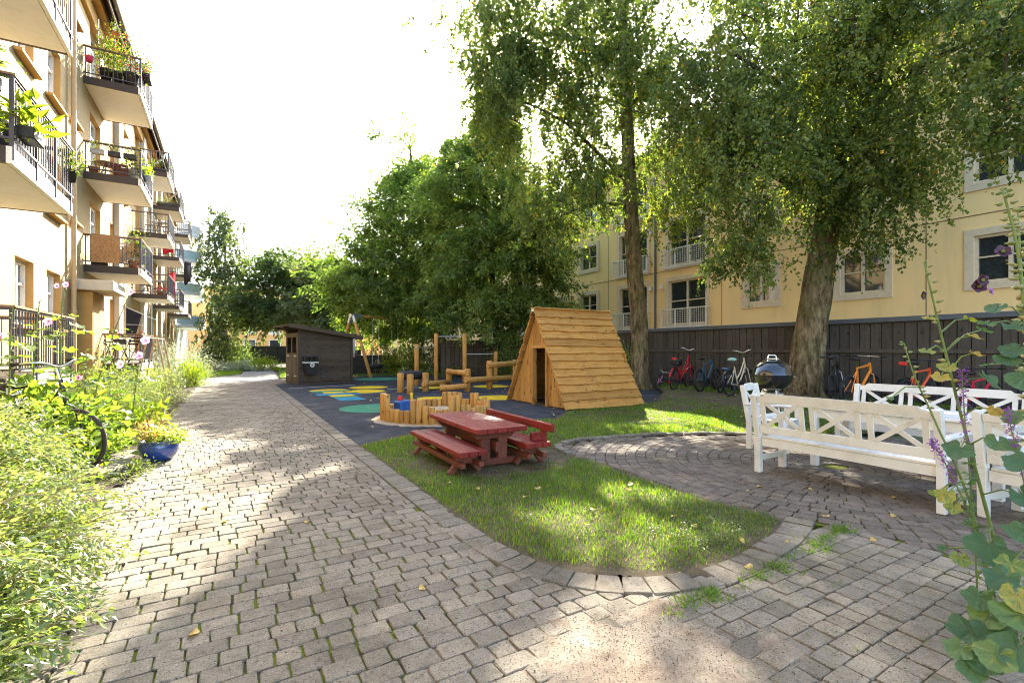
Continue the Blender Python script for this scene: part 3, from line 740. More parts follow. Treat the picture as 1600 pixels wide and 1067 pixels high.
m = MB(); m.box((XL + .06, 23.5, 12.25), (.12, 52.9, .5)); m.box((XL + .17, 23.5, 12.6), (.34, 52.9, .2)); m.build('cornice', 'plaster_trim', lb)
m = MB(); a = [(-3.2, 12.72), (-9, 16.8), (-12.4, 12.72)]
m._add([(x, y, z) for y in (-3, 50) for x, z in a], [(0, 1, 4, 3), (1, 2, 5, 4), (0, 2, 1), (3, 4, 5)])
for k in range(12): # raised tile courses
    t = k / 12; x, z = -3.2 - 5.8 * t, 12.72 + 4.08 * t; m.box((x, 23.5, z + .03), (.12, 52.9, .05), Matrix.Rotation(R(35), 3, 'Y'))
m.build('roof', 'roof_tile', lb)
m = MB(); m.tube([(-3.12, -3, 12.72), (-3.12, 49.9, 12.72)], .085, 10); m.box((-3.24, 23.5, 12.6), (.04, 52.8, .22)); m.build('gutter', 'gutter', lb)
for yy, mt in ((17.75, 'pipe_beige'), (24.9, 'pipe_beige'), (33.8, 'galv'), (41.2, 'pipe_beige')):
    m = MB(); m.tube([(-3.12, yy, 12.65), (-3.15, yy, 12.4), (-3.66, yy, 11.9), (-3.68, yy, 11.6), (-3.68, yy, .1)], .06, 10)
    for z in (2.5, 5, 7.5, 10): m.cyl((-3.68, yy, z), (-3.68, yy, z + .05), .072, 10)
    m.build('downpipe', mt, lb)
# projecting strips and the porch by the entrance
m = MB(); m.box((XL + .22, 18.95, 1.55), (.44, 1.5, 3.2)); m.build('porch_block', 'plaster_trim', lb)
m = MB(); m.box((XL + .45, 18.9, 3.32), (1.0, 1.9, .3), ch=.02); m.build('porch_roof', 'plaster_grey', lb)
for yy in (24.35, 30.9, 38.3): m = MB(); m.box((XL + .09, yy, 6.2), (.18, .7, 12.2)); m.build('shaded_wall_step', 'plaster_grey', lb)  # grey plaster stands in for the shaded side of a step in the wall
def balcony(parent, y0, y1, z, screen=None, bars=True, handrail='rail_wood', name='balcony'):
    """slab with its metal edge beam; z is the underside"""
    fb = MB(); fb.mi = 1; fb.box((XB - .03, (y0 + y1) / 2, z + .11), (.06, y1 - y0, .22)); fb.mi = 0; L = XB - XL - .06
    for yy in (y0 + .03, y1 - .03): fb.box((XL + L / 2, yy, z + .11), (L, .06, .22))
    fb.box((XL + L / 2, (y0 + y1) / 2, z + .19), (L - .01, y1 - y0 - .13, .05))
    b = fb.build(name, ['brown_metal', 'soffit'], parent)
    s = MB(); s.box((XL + L / 2 - .005, (y0 + y1) / 2, z + .055), (L - .02, y1 - y0 - .13, .10)); s.build('soffit', 'soffit', b)
    r = MB(); zt = z + 1.13; zb = z + .33
    for yy in (y0 + .02, y1 - .02):
        for zz in (zt, zb): r.bar((XL, yy, zz), (XB, yy, zz), .03, .03)
        n = 12
        for k in range(n + 1):
            x = XL + .05 + (XB - XL - .07) * k / n; wd = .028 if k % 6 == 0 else .013; r.bar((x, yy, z + (.12 if k % 6 == 0 else .33)), (x, yy, zt), wd, wd)
    for zz in (zt, zb): r.bar((XB, y0, zz), (XB, y1, zz), .03, .03)
    n = int((y1 - y0) / .11)
    for k in range(n + 1):
        yy = y0 + .02 + (y1 - y0 - .04) * k / n; wd = .03 if k % 8 == 0 else .013; r.bar((XB, yy, z + (.05 if k % 8 == 0 else .33)), (XB, yy, zt), wd, wd)
    r.build('railing', 'rail_metal', b)
    h = MB()
    for p, q in (((XL, y0 + .02, zt + .03), (XB + .03, y0 + .02, zt + .03)), ((XB, y0 + .05, zt + .03), (XB, y1, zt + .03)), ((XL, y1 - .02, zt + .03), (XB - .04, y1 - .02, zt + .03))): h.bar(p, q, .06, .03)
    h.build('handrail', handrail, b)
    if screen:
        c = MB(); n = int((y1 - y0 - .1) / .1)
        for k in range(n): c.rand().box((XB - .035, y0 + .1 + k * .1, z + .73), (.014, .096, .76))
        c.build('screen', screen, b)
    return b
balcony(lb, 8.67, 11.5, .86, None); balcony(lb, 19.4, 22.3, .80, None)
for lv in LV[1:]: balcony(lb, 8.67, 11.5, lv, None)
for y0 in (19.4, 28.0, 34.6, 42.3):
    for lv in LV[1:]: balcony(lb, y0, y0 + 2.85, lv, 'screen_grey')
m = MB(); m.box((-3.1, 10.1, .42), (1.3, 2.7, .8)); m.box((-3.1, 20.85, .4), (1.3, 2.7, .78)); m.build('terrace_base', 'plaster_grey', lb)
m = MB(); m.tube([(-3.5, 21.6, 10.9), (-2.9, 21.7, 11.25)], .02, 6); T = Matrix.Rotation(R(-70), 3, 'X'); m.lathe([(.02, .07), (.2, .04), (.36, -.03), (.38, -.05)], 20, (-2.85, 21.6, 11.3), T); m.build('satellite_dish', 'white_paint', lb)

# --- white building with rounded balconies at the end of the row
wb = thing('end_building', 'pale building with rounded pale blue balcony fronts beyond the cream block', 'building', (0, 0, 0))
m = MB(); op = [(y, y + 1.4, z, z + 1.5) for z in (1.2, 4.1, 7.0, 9.9) for y in (51, 55.5, 60)]
wall_cells(m, -3.9, [50.05, 66], [-.1, 13.5], op, 1, .2); m.prism([(-12, 50.1), (-4.15, 50.1), (-4.15, 66), (-12, 66)], -.1, 13.45); m.build('facade_wall', ['plaster_white', 'plaster_white'], wb)
for o_ in op: window(wb, -3.9, 1, *o_, .17, 'white_frame', 2, None)
m = MB(); m.prism([(-12.3, 49.8), (-3.5, 49.8), (-3.5, 66.3), (-12.3, 66.3)], 13.45, 13.75); m.build('roof', 'roof_slate', wb)
for k, z in enumerate((3.5, 6.4, 9.3, 11.6)):
    for yc in (53.2, 58.5):
        pts = [(-3.9, yc - 2.1)] + [(-3.9 + 2.0 * math.cos(a), yc + 2.1 * math.sin(a)) for a in np.linspace(-PI / 2 + .05, PI / 2 - .05, 22)] + [(-3.9, yc + 2.1)]
        m = MB(); m.prism(pts, z, z + .2); b = m.build('balcony', 'plaster_white', wb)
        m = MB()
        for p, q in zip(pts[1:-2], pts[2:-1]): m.bar((*p, z + .62), (*q, z + .62), .03, .8)
        m.build('balcony_front', ('panel_blue', 'panel_green', 'panel_blue', 'white_paint')[k], b)

# --- orange building far behind the trees
ob = thing('orange_house', 'orange rendered house seen through the trees at the far end', 'building', (0, 0, 0))
m = MB(); T = Matrix.Rotation(R(-90), 4, 'Z')
m.prism([(-7, 73), (26, 73), (26, 82), (-7, 82)], -.1, 9.4); m.build('facade_wall', 'plaster_orange', ob)
m = MB(); m.prism([(-7.5, 72.5), (26.5, 72.5), (26.5, 82.5), (-7.5, 82.5)], 9.4, 9.7); m.build('roof', 'roof_tile', ob)
for z in (1.6, 4.6, 7.2):
    for x in (-5, -1.2, 2.6, 5.6, 9, 13, 17, 21):
        m = MB(); m.box((x, 72.97, z + .1), (1.5, .1, 2.4)); f = m.build('window', 'white_paint', ob); m = MB(); m.box((x, 72.9, z + .45), (1.2, .06, 1.5)); m.build('pane', 'glass', f)

# --- right building
XR = 18.5
rb = thing('yellow_building', 'long yellow apartment block in shade behind the fence on the right', 'building', (0, 0, 0))
op = []; fr = []
for k in range(-1, 4):
    z = .52 + 2.85 * k + 2.85 * 0
    if z < -1: continue
    for y0, y1 in ((-3.2, -1.7), (.4, 1.9), (3.62, 5.1), (7.27, 8.6), (10.9, 12.15), (21.5, 22.95), (25.2, 26.6), (33, 34.3), (37, 38.4), (46, 47.4), (50, 51.4)): op.append((y0, y1, z, z + 1.35))
    for y0, y1 in ((14.1, 16.2), (17.6, 19.6), (29.2, 31.2), (42, 44)): op.append((y0, y1, z - .7, z + 1.4)); fr.append(op[-1])
m = MB(); wall_cells(m, XR, [-14, 62], [-1, 11.25], op, -1, .16); m.build('facade_wall', ['plaster_right', 'trim_beige'], rb)
m = MB(); m.prism([(18.9, -14), (30, -14), (30, 62), (18.9, 62)], -1, 11.2); m.build('building_core', 'plaster_right', rb)
for o_ in op:
    w = window(rb, XR, -1, *o_, .12, 'trim_beige', 2, .46, None, 'glass', .075, curt=(o_ not in fr and random.random() < .5))
    s = MB(); y0, y1, z0, z1 = o_; t = .2; xx = XR - .022
    s.box((xx, (y0 + y1) / 2, z1 + t / 2), (.045, y1 - y0 + 2 * t, t)); s.box((xx, (y0 + y1) / 2, z0 - t / 2), (.05, y1 - y0 + 2 * t, t))
    for yy in (y0 - t / 2, y1 + t / 2): s.box((xx, yy, (z0 + z1) / 2), (.045, t, z1 - z0))
    s.build('surround', 'trim_beige', w)
    if o_ in fr:
        gm = MB(); a, b = y0 - .22, y1 + .22; X0 = XR - .3; zb, zt = z0 - .12, z0 + .72
        for zz in (zb, zt): gm.bar((X0, a, zz), (X0, b, zz), .05, .05); gm.bar((X0, a, zz), (XR, a, zz), .04, .04); gm.bar((X0, b, zz), (XR, b, zz), .04, .04)
        for k in range(4): yy = a + (b - a) * k / 3; gm.bar((X0, yy, zb), (X0, yy, zt), .045, .045)
        for k in range(1, 26): yy = a + (b - a) * k / 26; gm.bar((X0 + .01, yy, zb), (X0 + .01, yy, zt), .009, .009)
        for k in range(1, 10): zz = zb + (zt - zb) * k / 10; gm.bar((X0 + .012, a, zz), (X0 + .012, b, zz), .009, .009)
        gm.build('guard_rail', 'white_paint', w)
m = MB()
for z in (5.32, 8.17): m.box((XR - .004, 24, z), (.012, 75.9, .028))
for yy in (-1, 2.75, 6.2, 9.7, 13.3, 20.5, 23.9, 28, 32, 36, 40, 45): m.box((XR - .002, yy, 5.1), (.012, .022, 12.2))
m.build('panel_joint', 'joint_dark', rb)
m = MB(); a = [(18.0, 11.2), (21.5, 14.4), (31, 14.4)]
m._add([(x, y, z) for y in (-14, 62) for x, z in a] + [(31, -14, 11.2), (31, 62, 11.2)], [(0, 3, 4, 1), (1, 4, 5, 2), (0, 1, 2, 6), (3, 7, 5, 4), (0, 6, 7, 3)])
m.build('roof', 'roof_slate', rb)
m = MB(); m.tube([(17.95, -14, 11.25), (17.95, 62, 11.25)], .09, 8); m.build('gutter', 'cap_slate', rb)
for yy in (17.0, 36): m = MB(); m.cyl((18.42, yy, -.5), (18.42, yy, 11.2), .055, 8); m.build('downpipe', 'roof_slate', rb)
for z in (4.55, 7.4):
    for yy in (16.6, 17.3): m = MB(); m.box((18.42, yy, z), (.14, .16, .22), ch=.02); m.build('wall_lamp', 'white_paint', rb)

# ------------------------------------------------------------------ fences
def board_fence(label, p0, p1, top, cap, name='board_fence', z0=0., bw=.235, gap=.022, rails=(.35, 1.42), mt='fence_board', group=None):
    p0 = Vector(p0); p1 = Vector(p1); L = (p1 - p0).length; a = math.atan2(p1.y - p0.y, p1.x - p0.x)
    f = thing(name, label, 'fence', (p0.x, p0.y, 0), a, group)
    m = MB(); x = .02
    while x < L - bw: m.rand().box((x + bw / 2, 0, (z0 + top) / 2), (bw, .022, top - z0)); x += bw + gap
    m.build('boards', mt, f)
    m = MB(); m.box((L / 2, -.03, (z0 + top) / 2), (L - .04, .012, top - z0 - .04)); m.build('backing', 'fence_black', f)
    for zz in rails: m = MB(); m.r = .9; m.box((L / 2, .04, zz), (L, .055, .1), ch=.006); m.build('rail', mt, f)
    n = max(1, int(L / 2.2))
    for k in range(n + 1): m = MB(); m.box((L * k / n, -.07, (z0 + top) / 2), (.1, .1, top - z0)); m.build('post', 'fence_black', f)
    if cap: m = MB(); m.box((L / 2, .01, top + .05), (L + .06, .2, .13), ch=.01); m.build('cap', 'cap_slate', f)
    return f
board_fence('tall dark board fence with slate blue capping behind the bicycles', (15.0, -2, 0), (15.0, 21.9, 0), 2.2, True)
board_fence('dark board fence closing the playground behind the climbing posts', (15.0, 21.9, 0), (10.2, 24.9, 0), 2.0, False, rails=(.55, 1.7))
board_fence('low pale board fence behind the shed', (5.9, 29.6, 0), (8.9, 29.0, 0), 1.15, False, mt='pale_board', rails=(.3, .9), bw=.12)
board_fence('black fence at the far end of the gardens', (.2, 58, 0), (14, 60, 0), 1.9, False, mt='fence_black')
m = MB()
for k in range(16):
    a = -.62 + k * .08; m._add([(a, .02 * math.sin(k * .9), 0), (a + .08, .02 * math.sin(k * .9 + .9), 0), (a + .08, .03 * math.sin(k * .9 + 1.2), 1.15), (a, .03 * math.sin(k * .9 + .3), 1.15)], [(0, 1, 2, 3)], True)
o = m.build('hanging_sheet', 'white_sheet', None, (5.5, 27.6, 1.05)); tag(o, 'pale sheet hanging behind the dark shed', 'sheet'); sd = o.modifiers.new('thick', 'SOLIDIFY'); sd.thickness = .01
# ------------------------------------------------------------------ shed and bin
SH = thing('garden_shed', 'small dark brown board shed with a sloping roof beside the path', 'shed', (2.59, 22.0, 0), R(8))
W_, D_ = 2.25, 1.95
m = MB(); n = 17
def wallboards(m, p0, p1, zt0, zt1, nrm):
    p0 = Vector(p0); p1 = Vector(p1); h = .135; z = .1; k = 0
    while z < max(zt0, zt1):
        zz = min(z + h, max(zt0, zt1)); 
        def xlim(zv):
            if zt0 == zt1: return 1
            return max(0, min(1, (zt0 - zv) / (zt0 - zt1)))
        t0, t1 = xlim(z) if z > min(zt0, zt1) else 1, xlim(zz) if zz > min(zt0, zt1) else 1
        a, b = p0, p0 + (p1 - p0) * t0; c, d = p0 + (p1 - p0) * t1, p0; o1 = Vector(nrm) * .02; o2 = Vector(nrm) * .004
        if (b - a).length < .05: break
        m.rand(); V = [(a + o1) + Vector((0, 0, z)), (b + o1) + Vector((0, 0, z)), (c + o2) + Vector((0, 0, zz)), (d + o2) + Vector((0, 0, zz)),
                       a - o1 + Vector((0, 0, z)), b - o1 + Vector((0, 0, z)), c - o1 + Vector((0, 0, zz)), d - o1 + Vector((0, 0, zz))]
        m._add(V, [(0, 1, 2, 3), (4, 7, 6, 5), (0, 4, 5, 1), (1, 5, 6, 2), (2, 6, 7, 3), (3, 7, 4, 0)]); z += h
wallboards(m, (0, 0, 0), (W_, 0, 0), 2.32, 1.98, (0, -1, 0)); wallboards(m, (0, D_, 0), (W_, D_, 0), 2.32, 1.98, (0, 1, 0)); wallboards(m, (W_, 0, 0), (W_, D_, 0), 1.98, 1.98, (1, 0, 0))
m.build('wall', 'brown_board', SH)
m = MB(); m.rand().box((.0, D_ / 2, 2.12), (.05, D_, .14)); m.box((0, .08, 1.05), (.06, .16, 2.0)); m.box((0, D_ - .08, 1.05), (.06, .16, 2.0))
for x, y in ((0, -.03), (W_, -.03)): m.rand().box((x, y, 1.02), (.09, .05, 2.05))
m.build('door_frame', 'brown_board', SH)
for k, yy in enumerate((.16 + .4, .16 + .4 + .82)):
    d = MB()
    for q in range(4): d.rand().box((-.02, yy - .4 + .1 + q * .2, .7), (.035, .19, 1.25))
    for q in (-.37, .37): d.rand().box((-.02, yy + q, 1.7), (.035, .07, .7))
    d.box((-.02, yy, 2.03), (.035, .8, .06))
    o = d.build('door', 'brown_board', SH)
    h = MB()
    for z in (.35, 1.2): h.box((-.043, yy + (-.2 if k == 0 else .2), z), (.008, .36, .035))
    h.build('hinge', 'galv', o)
m = MB(); m.box((W_ / 2, D_ / 2, .03), (W_ + .05, D_ + .05, .1)); m.build('base', 'brown_board', SH)
m = MB(); x0, x1 = -.42, W_ + .42; zz = lambda x: 2.42 - (x) * .155
for k in range(7): 
    y0 = -.28 + k * (D_ + .56) / 7; y1 = y0 + (D_ + .56) / 7 - .004
    m.rand(); V = [(x, y, zz(x) + dz) for dz in (0, .05) for x in (x0, x1) for y in (y0, y1)]; m._add(V, [(0, 1, 3, 2), (4, 6, 7, 5), (0, 4, 5, 1), (2, 3, 7, 6), (0, 2, 6, 4), (1, 5, 7, 3)])
for yy in (-.3, D_ + .3): m.rand().bar((x0 - .01, yy, zz(x0) + .0), (x1 + .01, yy, zz(x1) + .0), .03, .16)
for xx in (x0 - .015, x1 + .015): m.rand().bar((xx, -.31, zz(xx)), (xx, D_ + .31, zz(xx)), .16, .03)
for yy in (-.15, D_ * .5, D_ + .15): m.rand().bar((x0 + .02, yy, zz(x0) - .05), (x1 - .02, yy, zz(x1) - .05), .07, .1)
m.build('roof', 'brown_board', SH)
def on_shed(x, y, z): return SH.matrix_basis @ Vector((x, y, z))
SH_M = Matrix.Translation(SH.location) @ Matrix.Rotation(R(8), 4, 'Z')
p = SH_M @ Vector((.42, -.2, .42))
t = thing('litter_bin', 'dark litter bin with a white liner hung on the shed wall', 'litter bin', p, R(8))
m = MB(); V = []
for z, wx, wy in ((0, .2, .12), (.48, .27, .16), (.5, .28, .165)):
    for sx, sy in ((-1, -1), (1, -1), (1, 1), (-1, 1)): V.append((sx * wx, sy * wy, z))
m._add(V, [(3, 2, 1, 0)] + [(l * 4 + k, l * 4 + (k + 1) % 4, l * 4 + 4 + (k + 1) % 4, l * 4 + 4 + k) for l in range(2) for k in range(4)]); m.build('body', 'black_plastic', t)
m = MB(); m.tube([(-.28, -.16, .66), (-.2, -.17, .75), (.2, -.17, .75), (.28, -.16, .66)], .03, 8); m.box((0, .02, .74), (.56, .3, .05), ch=.02)
for x in (-.26, 0, .26): m.box((x, -.13, .62), (.05, .05, .2))
m.box((0, .14, .62), (.5, .02, .24)); m.build('lid', 'black_plastic', t)
m = MB(); V = [(sx * (.285 + .008 * ((k + l) % 2)), sy * (.172 + .006 * (l % 2)), z) for l, z in enumerate((.485, .5, .53)) for k, (sx, sy) in enumerate(((-1, -1), (-.3, -1.04), (.3, -1.02), (1, -1), (1, 1), (-1, 1)))]
m._add(V, [(l * 6 + k, l * 6 + (k + 1) % 6, l * 6 + 6 + (k + 1) % 6, l * 6 + 6 + k) for l in range(2) for k in range(6)]); m.build('liner', 'bag_white', t)
m = MB(); m.cyl((.03, -.17, .4), (.03, -.182, .4), .09, 16); m.mi = 1; m.cyl((.03, -.18, .4), (.03, -.186, .4), .06, 16); m.build('badge', ['bag_white', 'pot_grey'], t)

# ------------------------------------------------------------------ wooden A-frame playhouse
HX0, HX1, HY0, HY1, HZ = 7.05, 9.5, 9.28, 12.0, 2.5
HYC = (HY0 + HY1) / 2
ph = thing('playhouse', 'steep wooden tent shaped playhouse with lapped wavy edged boards', 'playhouse', (HX0, HYC, 0))
hw = (HY1 - HY0) / 2; LX = HX1 - HX0
m = MB(); n = 21; dy0, dy1 = .1 - .57 / 2 - .09, .1 + .57 / 2 - .09   # door span in local y
dy0, dy1 = (10.17 - HYC), (10.74 - HYC); dz = 1.5
for k in range(n):
    a = -hw + .04 + (2 * hw - .08) * k / n; b = -hw + .04 + (2 * hw - .08) * (k + 1) / n - .006
    ha, hb = (1 - abs(a) / hw) * HZ - .05, (1 - abs(b) / hw) * HZ - .05
    if max(ha, hb) < .06: continue
    spans = [(0.03, None)]
    if a > dy0 - .05 and b < dy1 + .05: spans = [(dz, None)]
    m.rand()
    for z0, _ in spans:
        if min(ha, hb) <= z0 and max(ha, hb) <= z0: continue
        ha2, hb2 = max(ha, z0 + .01), max(hb, z0 + .01)
        V = [(x, y, z) for x in (.03, .055) for y, z in ((a, z0), (b, z0), (b, hb2), (a, ha2))]
        m._add(V, [(0, 3, 2, 1), (4, 5, 6, 7), (0, 1, 5, 4), (1, 2, 6, 5), (2, 3, 7, 6), (3, 0, 4, 7)])
fw_ = m.build('front_wall', 'pine', ph)
m = MB()
for yy in (dy0 - .03, dy1 + .03): m.rand().box((.035, yy, dz / 2), (.13, .075, dz), ch=.004)
m.rand().box((.035, (dy0 + dy1) / 2, dz + .035), (.13, dy1 - dy0 + .14, .07), ch=.004); m.build('door_frame', 'pine', ph)
m = MB(); m.rand().box((LX - .04, 0, .7), (.03, 1.7, 1.3)); m.box((LX - .04, 0, 1.7), (.03, .8, .7)); m.build('back_wall', 'pine', ph)
m = MB(); m.box((LX / 2, 0, .015), (LX - .1, 2 * hw - .5, .05)); m.build('floor', 'brown_board', ph)
SL = math.hypot(hw, HZ); un = hw / SL; vn = HZ / SL
for sg, nm in ((-1, 'roof_side'), (1, 'roof_side')):
    m = MB(); rows = 13; st = SL / rows
    for k in range(rows):
        s0 = k * st - .02; s1 = s0 + st + .07; r0_ = random.random() * 50; m.rand()
        nx = 26; bot = []; top = []
        xa, xb = -.09 + random.uniform(-.02, .02), LX + .06 + random.uniform(-.03, .03)
        amp = random.uniform(.006, .022)
        for i in range(nx + 1):
            x = xa + (xb - xa) * i / nx; w = amp * mnoise.noise(Vector((x * 1.6, r0_, 0))) * 2 + .3 * amp * mnoise.noise(Vector((x * 6, r0_, 3)))
            if random.random() < .04: w += random.choice((-1, 1)) * .018
            bot.append((x, s0 + w)); top.append((x, s1))
        def pt(x, s, h):
            y = sg * (hw - s * un); z = s * vn
            return (x, y + sg * vn * h, z + un * h)
        V = []
        for (x, s), (x2, s2) in zip(bot, top): V += [pt(x, s, .092), pt(x, s, .05), pt(x2, s2, .008), pt(x2, s2, .034)]
        F = []
        for i in range(nx):
            q = i * 4
            for j in range(4):
                f = (q + j, q + (j + 1) % 4, q + 4 + (j + 1) % 4, q + 4 + j); F.append(f if sg > 0 else f[::-1])
        F += [(0, 3, 2, 1), (nx * 4, nx * 4 + 1, nx * 4 + 2, nx * 4 + 3)]
        m._add(V, F)
    m.build(nm, 'pine_board', ph)
m = MB()
for sg in (-1, 1): m.rand().bar((-.1, sg * .055, HZ + .04), (LX + .08, sg * .055, HZ + .04), .13, .028, up=(0, -sg * .6, .8), ch=.004)
m.build('ridge_board', 'pine_board', ph)
m = MB(); m.box((-.105, 0, HZ + .0), (.012, .1, .07)); m.build('badge_plate', 'bag_white', ph)
# toy tipper truck inside the door
t = thing('toy_truck', 'blue and yellow toy tipper truck standing inside the playhouse door', 'toy', (7.75, 10.22, .04), R(200))
m = MB(); m.box((0, 0, .14), (.55, .24, .06), ch=.015); m.box((-.1, 0, .26), (.34, .26, .16), ch=.03); m.build('tipper', 'toy_sky', t)
m = MB(); m.box((.2, 0, .28), (.16, .24, .24), ch=.04); m.box((.05, 0, .4), (.1, .2, .12), ch=.02); m.build('cab', 'toy_yellow', t)
for x in (-.18, .18):
    for y in (-.13, .13): m = MB(); m.cyl((x, y - .03, .09), (x, y + .03, .09), .09, 14); w = m.build('wheel', 'black_plastic', t); m = MB(); m.cyl((x, y - .034, .09), (x, y + .034, .09), .045, 12); m.build('hub', 'toy_yellow', w)

# ------------------------------------------------------------------ sandbox of upright logs
t = thing('sandbox', 'round sandbox ringed by upright pine logs of uneven height', 'sandbox', (3.9, 9.8, 0))
RS = 1.12
hs = {}
n = 56; h = .3; run = 0
for k in range(n):
    a = 2 * PI * k / n
    d = math.cos(a - math.atan2(-.86, -.51))     # 1 towards the viewer
    if run == 0: h = random.choice((.27, .36, .47, .47, .36, .3, .56)); run = random.choice((2, 2, 3))
    run -= 1; hh = h * (1 if d > -.2 else .8) + random.uniform(-.012, .012)
    lean = random.uniform(-.012, .012); x, y = RS * math.cos(a), RS * math.sin(a); m = MB(); m.rand().log((x, y, -.05), (x + lean, y + lean, hh), .062 + random.uniform(-.006, .004), 12, .01)
    m.build('log', 'pine', t)
def sandh2(x, y):
    r_ = math.hypot(x - 3.9, y - 9.8); return .10 + .04 * nz(x, y, 2.5) + .012 * nz(x, y, 11) + .05 * smooth01((.9 - math.hypot(x - 4.1, y - 10.2)) / .8) if r_ < 1.12 else .03 * smooth01((1.45 - r_) / .3) - .012 + .01 * nz(x, y, 8)
tag(grid_sheet('sandbox_sand', 'sandpit', 2.3, 5.5, 8.2, 11.4, 110, 110, sandh2), 'loose pale sand inside and around the log sandbox', 'sand', kind='structure')
t = thing('toy_bucket_set', 'blue toy table with red and yellow tops in the sandbox', 'toy', (3.22, 10.0, .12), R(20))
m = MB(); m.box((0, 0, .14), (.3, .26, .24), ch=.03); m.build('body', 'toy_blue', t); m = MB(); m.lathe([(.05, .26), (.06, .3), (.03, .36), (.0, .37)], 12, (-.05, .02, 0)); m.build('knob', 'toy_red', t)
m = MB(); m.cyl((.2, -.05, .0), (.2, -.05, .38), .03, 10); m.ball((.2, -.05, .38), .035); m.build('lever', 'toy_yellow', t)

# ------------------------------------------------------------------ climbing posts, beams, tyre step
def ground_at(px, py, z=0):
    d = FPX * (HCAM - z) / (py - 547); x = (px - 800) * d / FPX
    return d * FW[0] + x * RT[0], d * FW[1] + x * RT[1]
t = thing('pull_up_bars', 'row of four tall pine posts joined by steel bars at three heights', 'climbing bars', (0, 0, 0))
PP = []
for px, py, top in ((651, 602.4, 538), (681.5, 597, 521), (726, 597.5, 521), (774.5, 596.5, 549)):
    x, y = ground_at(px, py); d = x * FW[0] + y * FW[1]; zt = HCAM + (547 - top) * d / FPX
    m = MB(); m.rand().log((x, y, -.05), (x, y, zt), .095, 16, .02); m.build('post', 'pine', t); PP.append((x, y, zt))
for (i, j, z) in ((0, 1, PP[0][2] - .12), (1, 2, PP[1][2] - .14), (2, 3, PP[3][2] - .12)):
    m = MB(); m.cyl((PP[i][0], PP[i][1], z), (PP[j][0], PP[j][1], z), .02, 8); m.build('bar', 'galv', t)
m = MB(); x, y, z = PP[0]; m.box((x - .07, y - .075, z - .12), (.07, .07, .07)); m.build('cap', 'galv', t)
t = thing('balance_beams', 'low trail of pine posts carrying round balance beams at stepped heights', 'balance beam', (0, 0, 0))
Q = {}
for k, px, py, top in (('a', 665, 611, 582), ('b', 701.5, 602.5, 576), ('c', 692, 612, 600), ('d', 730.5, 611.5, 576), ('e', 765, 608, 563.5), ('f', 805.5, 604, 562)):
    x, y = ground_at(px, py); d = x * FW[0] + y * FW[1]; zt = HCAM + (547 - top) * d / FPX
    m = MB(); m.rand().log((x, y, -.05), (x, y, zt), .115, 16, .02); m.build('post', 'pine', t); Q[k] = (x, y, zt, d)
def beam(p, q, pyp, pyq, r=.1, ex=0):
    a = Vector((Q[p][0], Q[p][1], HCAM + (547 - pyp) * Q[p][3] / FPX)); b = Vector((Q[q][0], Q[q][1], HCAM + (547 - pyq) * Q[q][3] / FPX)); u = (b - a).normalized()
    off = Vector((FW[0], FW[1], 0)) * -.17
    m = MB(); m.rand().log(a + off - u * .08, b + off + u * ex, r, 16, .015); m.build('beam', 'pine', t)
beam('a', 'b', 599.5, 596.5); beam('c', 'd', 606, 602.5); beam('b', 'd', 580, 582.5, .1, .0); beam('d', 'f', 593.5, 589, .1, .3); beam('e', 'f', 570.5, 567, .1, .2)
t = thing('tyre_step', 'black tyre slung between three short pine posts', 'play tyre', (0, 0, 0)); T3 = []
for px, py, top in ((626, 612.6, 583), (641, 615, 584.5)):
    x, y = ground_at(px, py); d = x * FW[0] + y * FW[1]; zt = HCAM + (547 - top) * d / FPX
    m = MB(); m.rand().log((x, y, -.05), (x, y, zt), .115, 16, .02); m.build('post', 'pine', t); T3.append((x, y, d))
c = Vector(ground_at(645, 610)); m = MB(); m.torus((c.x, c.y + .2, .55), .36, .15, 30, 10); m.build('tyre', 'black_rubber', t)
# ------------------------------------------------------------------ swing
t = thing('swing', 'large wooden swing frame with a steel corner and hanging tyre seats', 'swing', (0, 0, 0))
A = Vector((5.85, 26.9, 0)); B = Vector((11.7, 30.6, 0)); ax = (B - A).normalized(); pn = Vector((-ax.y, ax.x, 0)); ZT = 3.32
for P_ in (A, B):
    for s in (-1, 1):
        m = MB(); m.rand().log(P_ + pn * s * 1.35 + Vector((0, 0, -.05)), P_ + pn * s * .1 + Vector((0, 0, ZT - .05)), .085, 14, .02); m.build('leg', 'pine', t)
    m = MB(); m.tube([P_ - ax * .15 + Vector((0, 0, ZT)), P_ + ax * .75 + Vector((0, 0, ZT))] if P_ is A else [P_ + ax * .15 + Vector((0, 0, ZT)), P_ - ax * .75 + Vector((0, 0, ZT))], .115, 14)
    for s in (-1, 1): m.tube([P_ + pn * s * .08 + Vector((0, 0, ZT)), P_ + pn * s * .24 + Vector((0, 0, ZT - .38))], .1, 12)
    m.build('steel_corner', 'galv', t)
m = MB(); m.rand().log(A + ax * .1 + Vector((0, 0, ZT)), B - ax * .1 + Vector((0, 0, ZT)), .095, 14); m.build('top_beam', 'pine', t)
for f in (.26, .5):
    c = A + (B - A) * f; s = MB(); T = Matrix.Rotation(R(90), 3, 'X') @ Matrix.Rotation(0, 3, 'Z')
    s.torus((c.x, c.y, .52), .3, .13, 26, 8); seat = s.build('tyre_seat', 'black_rubber', t)
    s = MB()
    for k in (-1, 1): s.tube([c + ax * k * .28 + Vector((0, 0, ZT - .08)), c + ax * k * .26 + Vector((0, 0, .6))], .012, 5)
    s.build('chain', 'galv', seat)

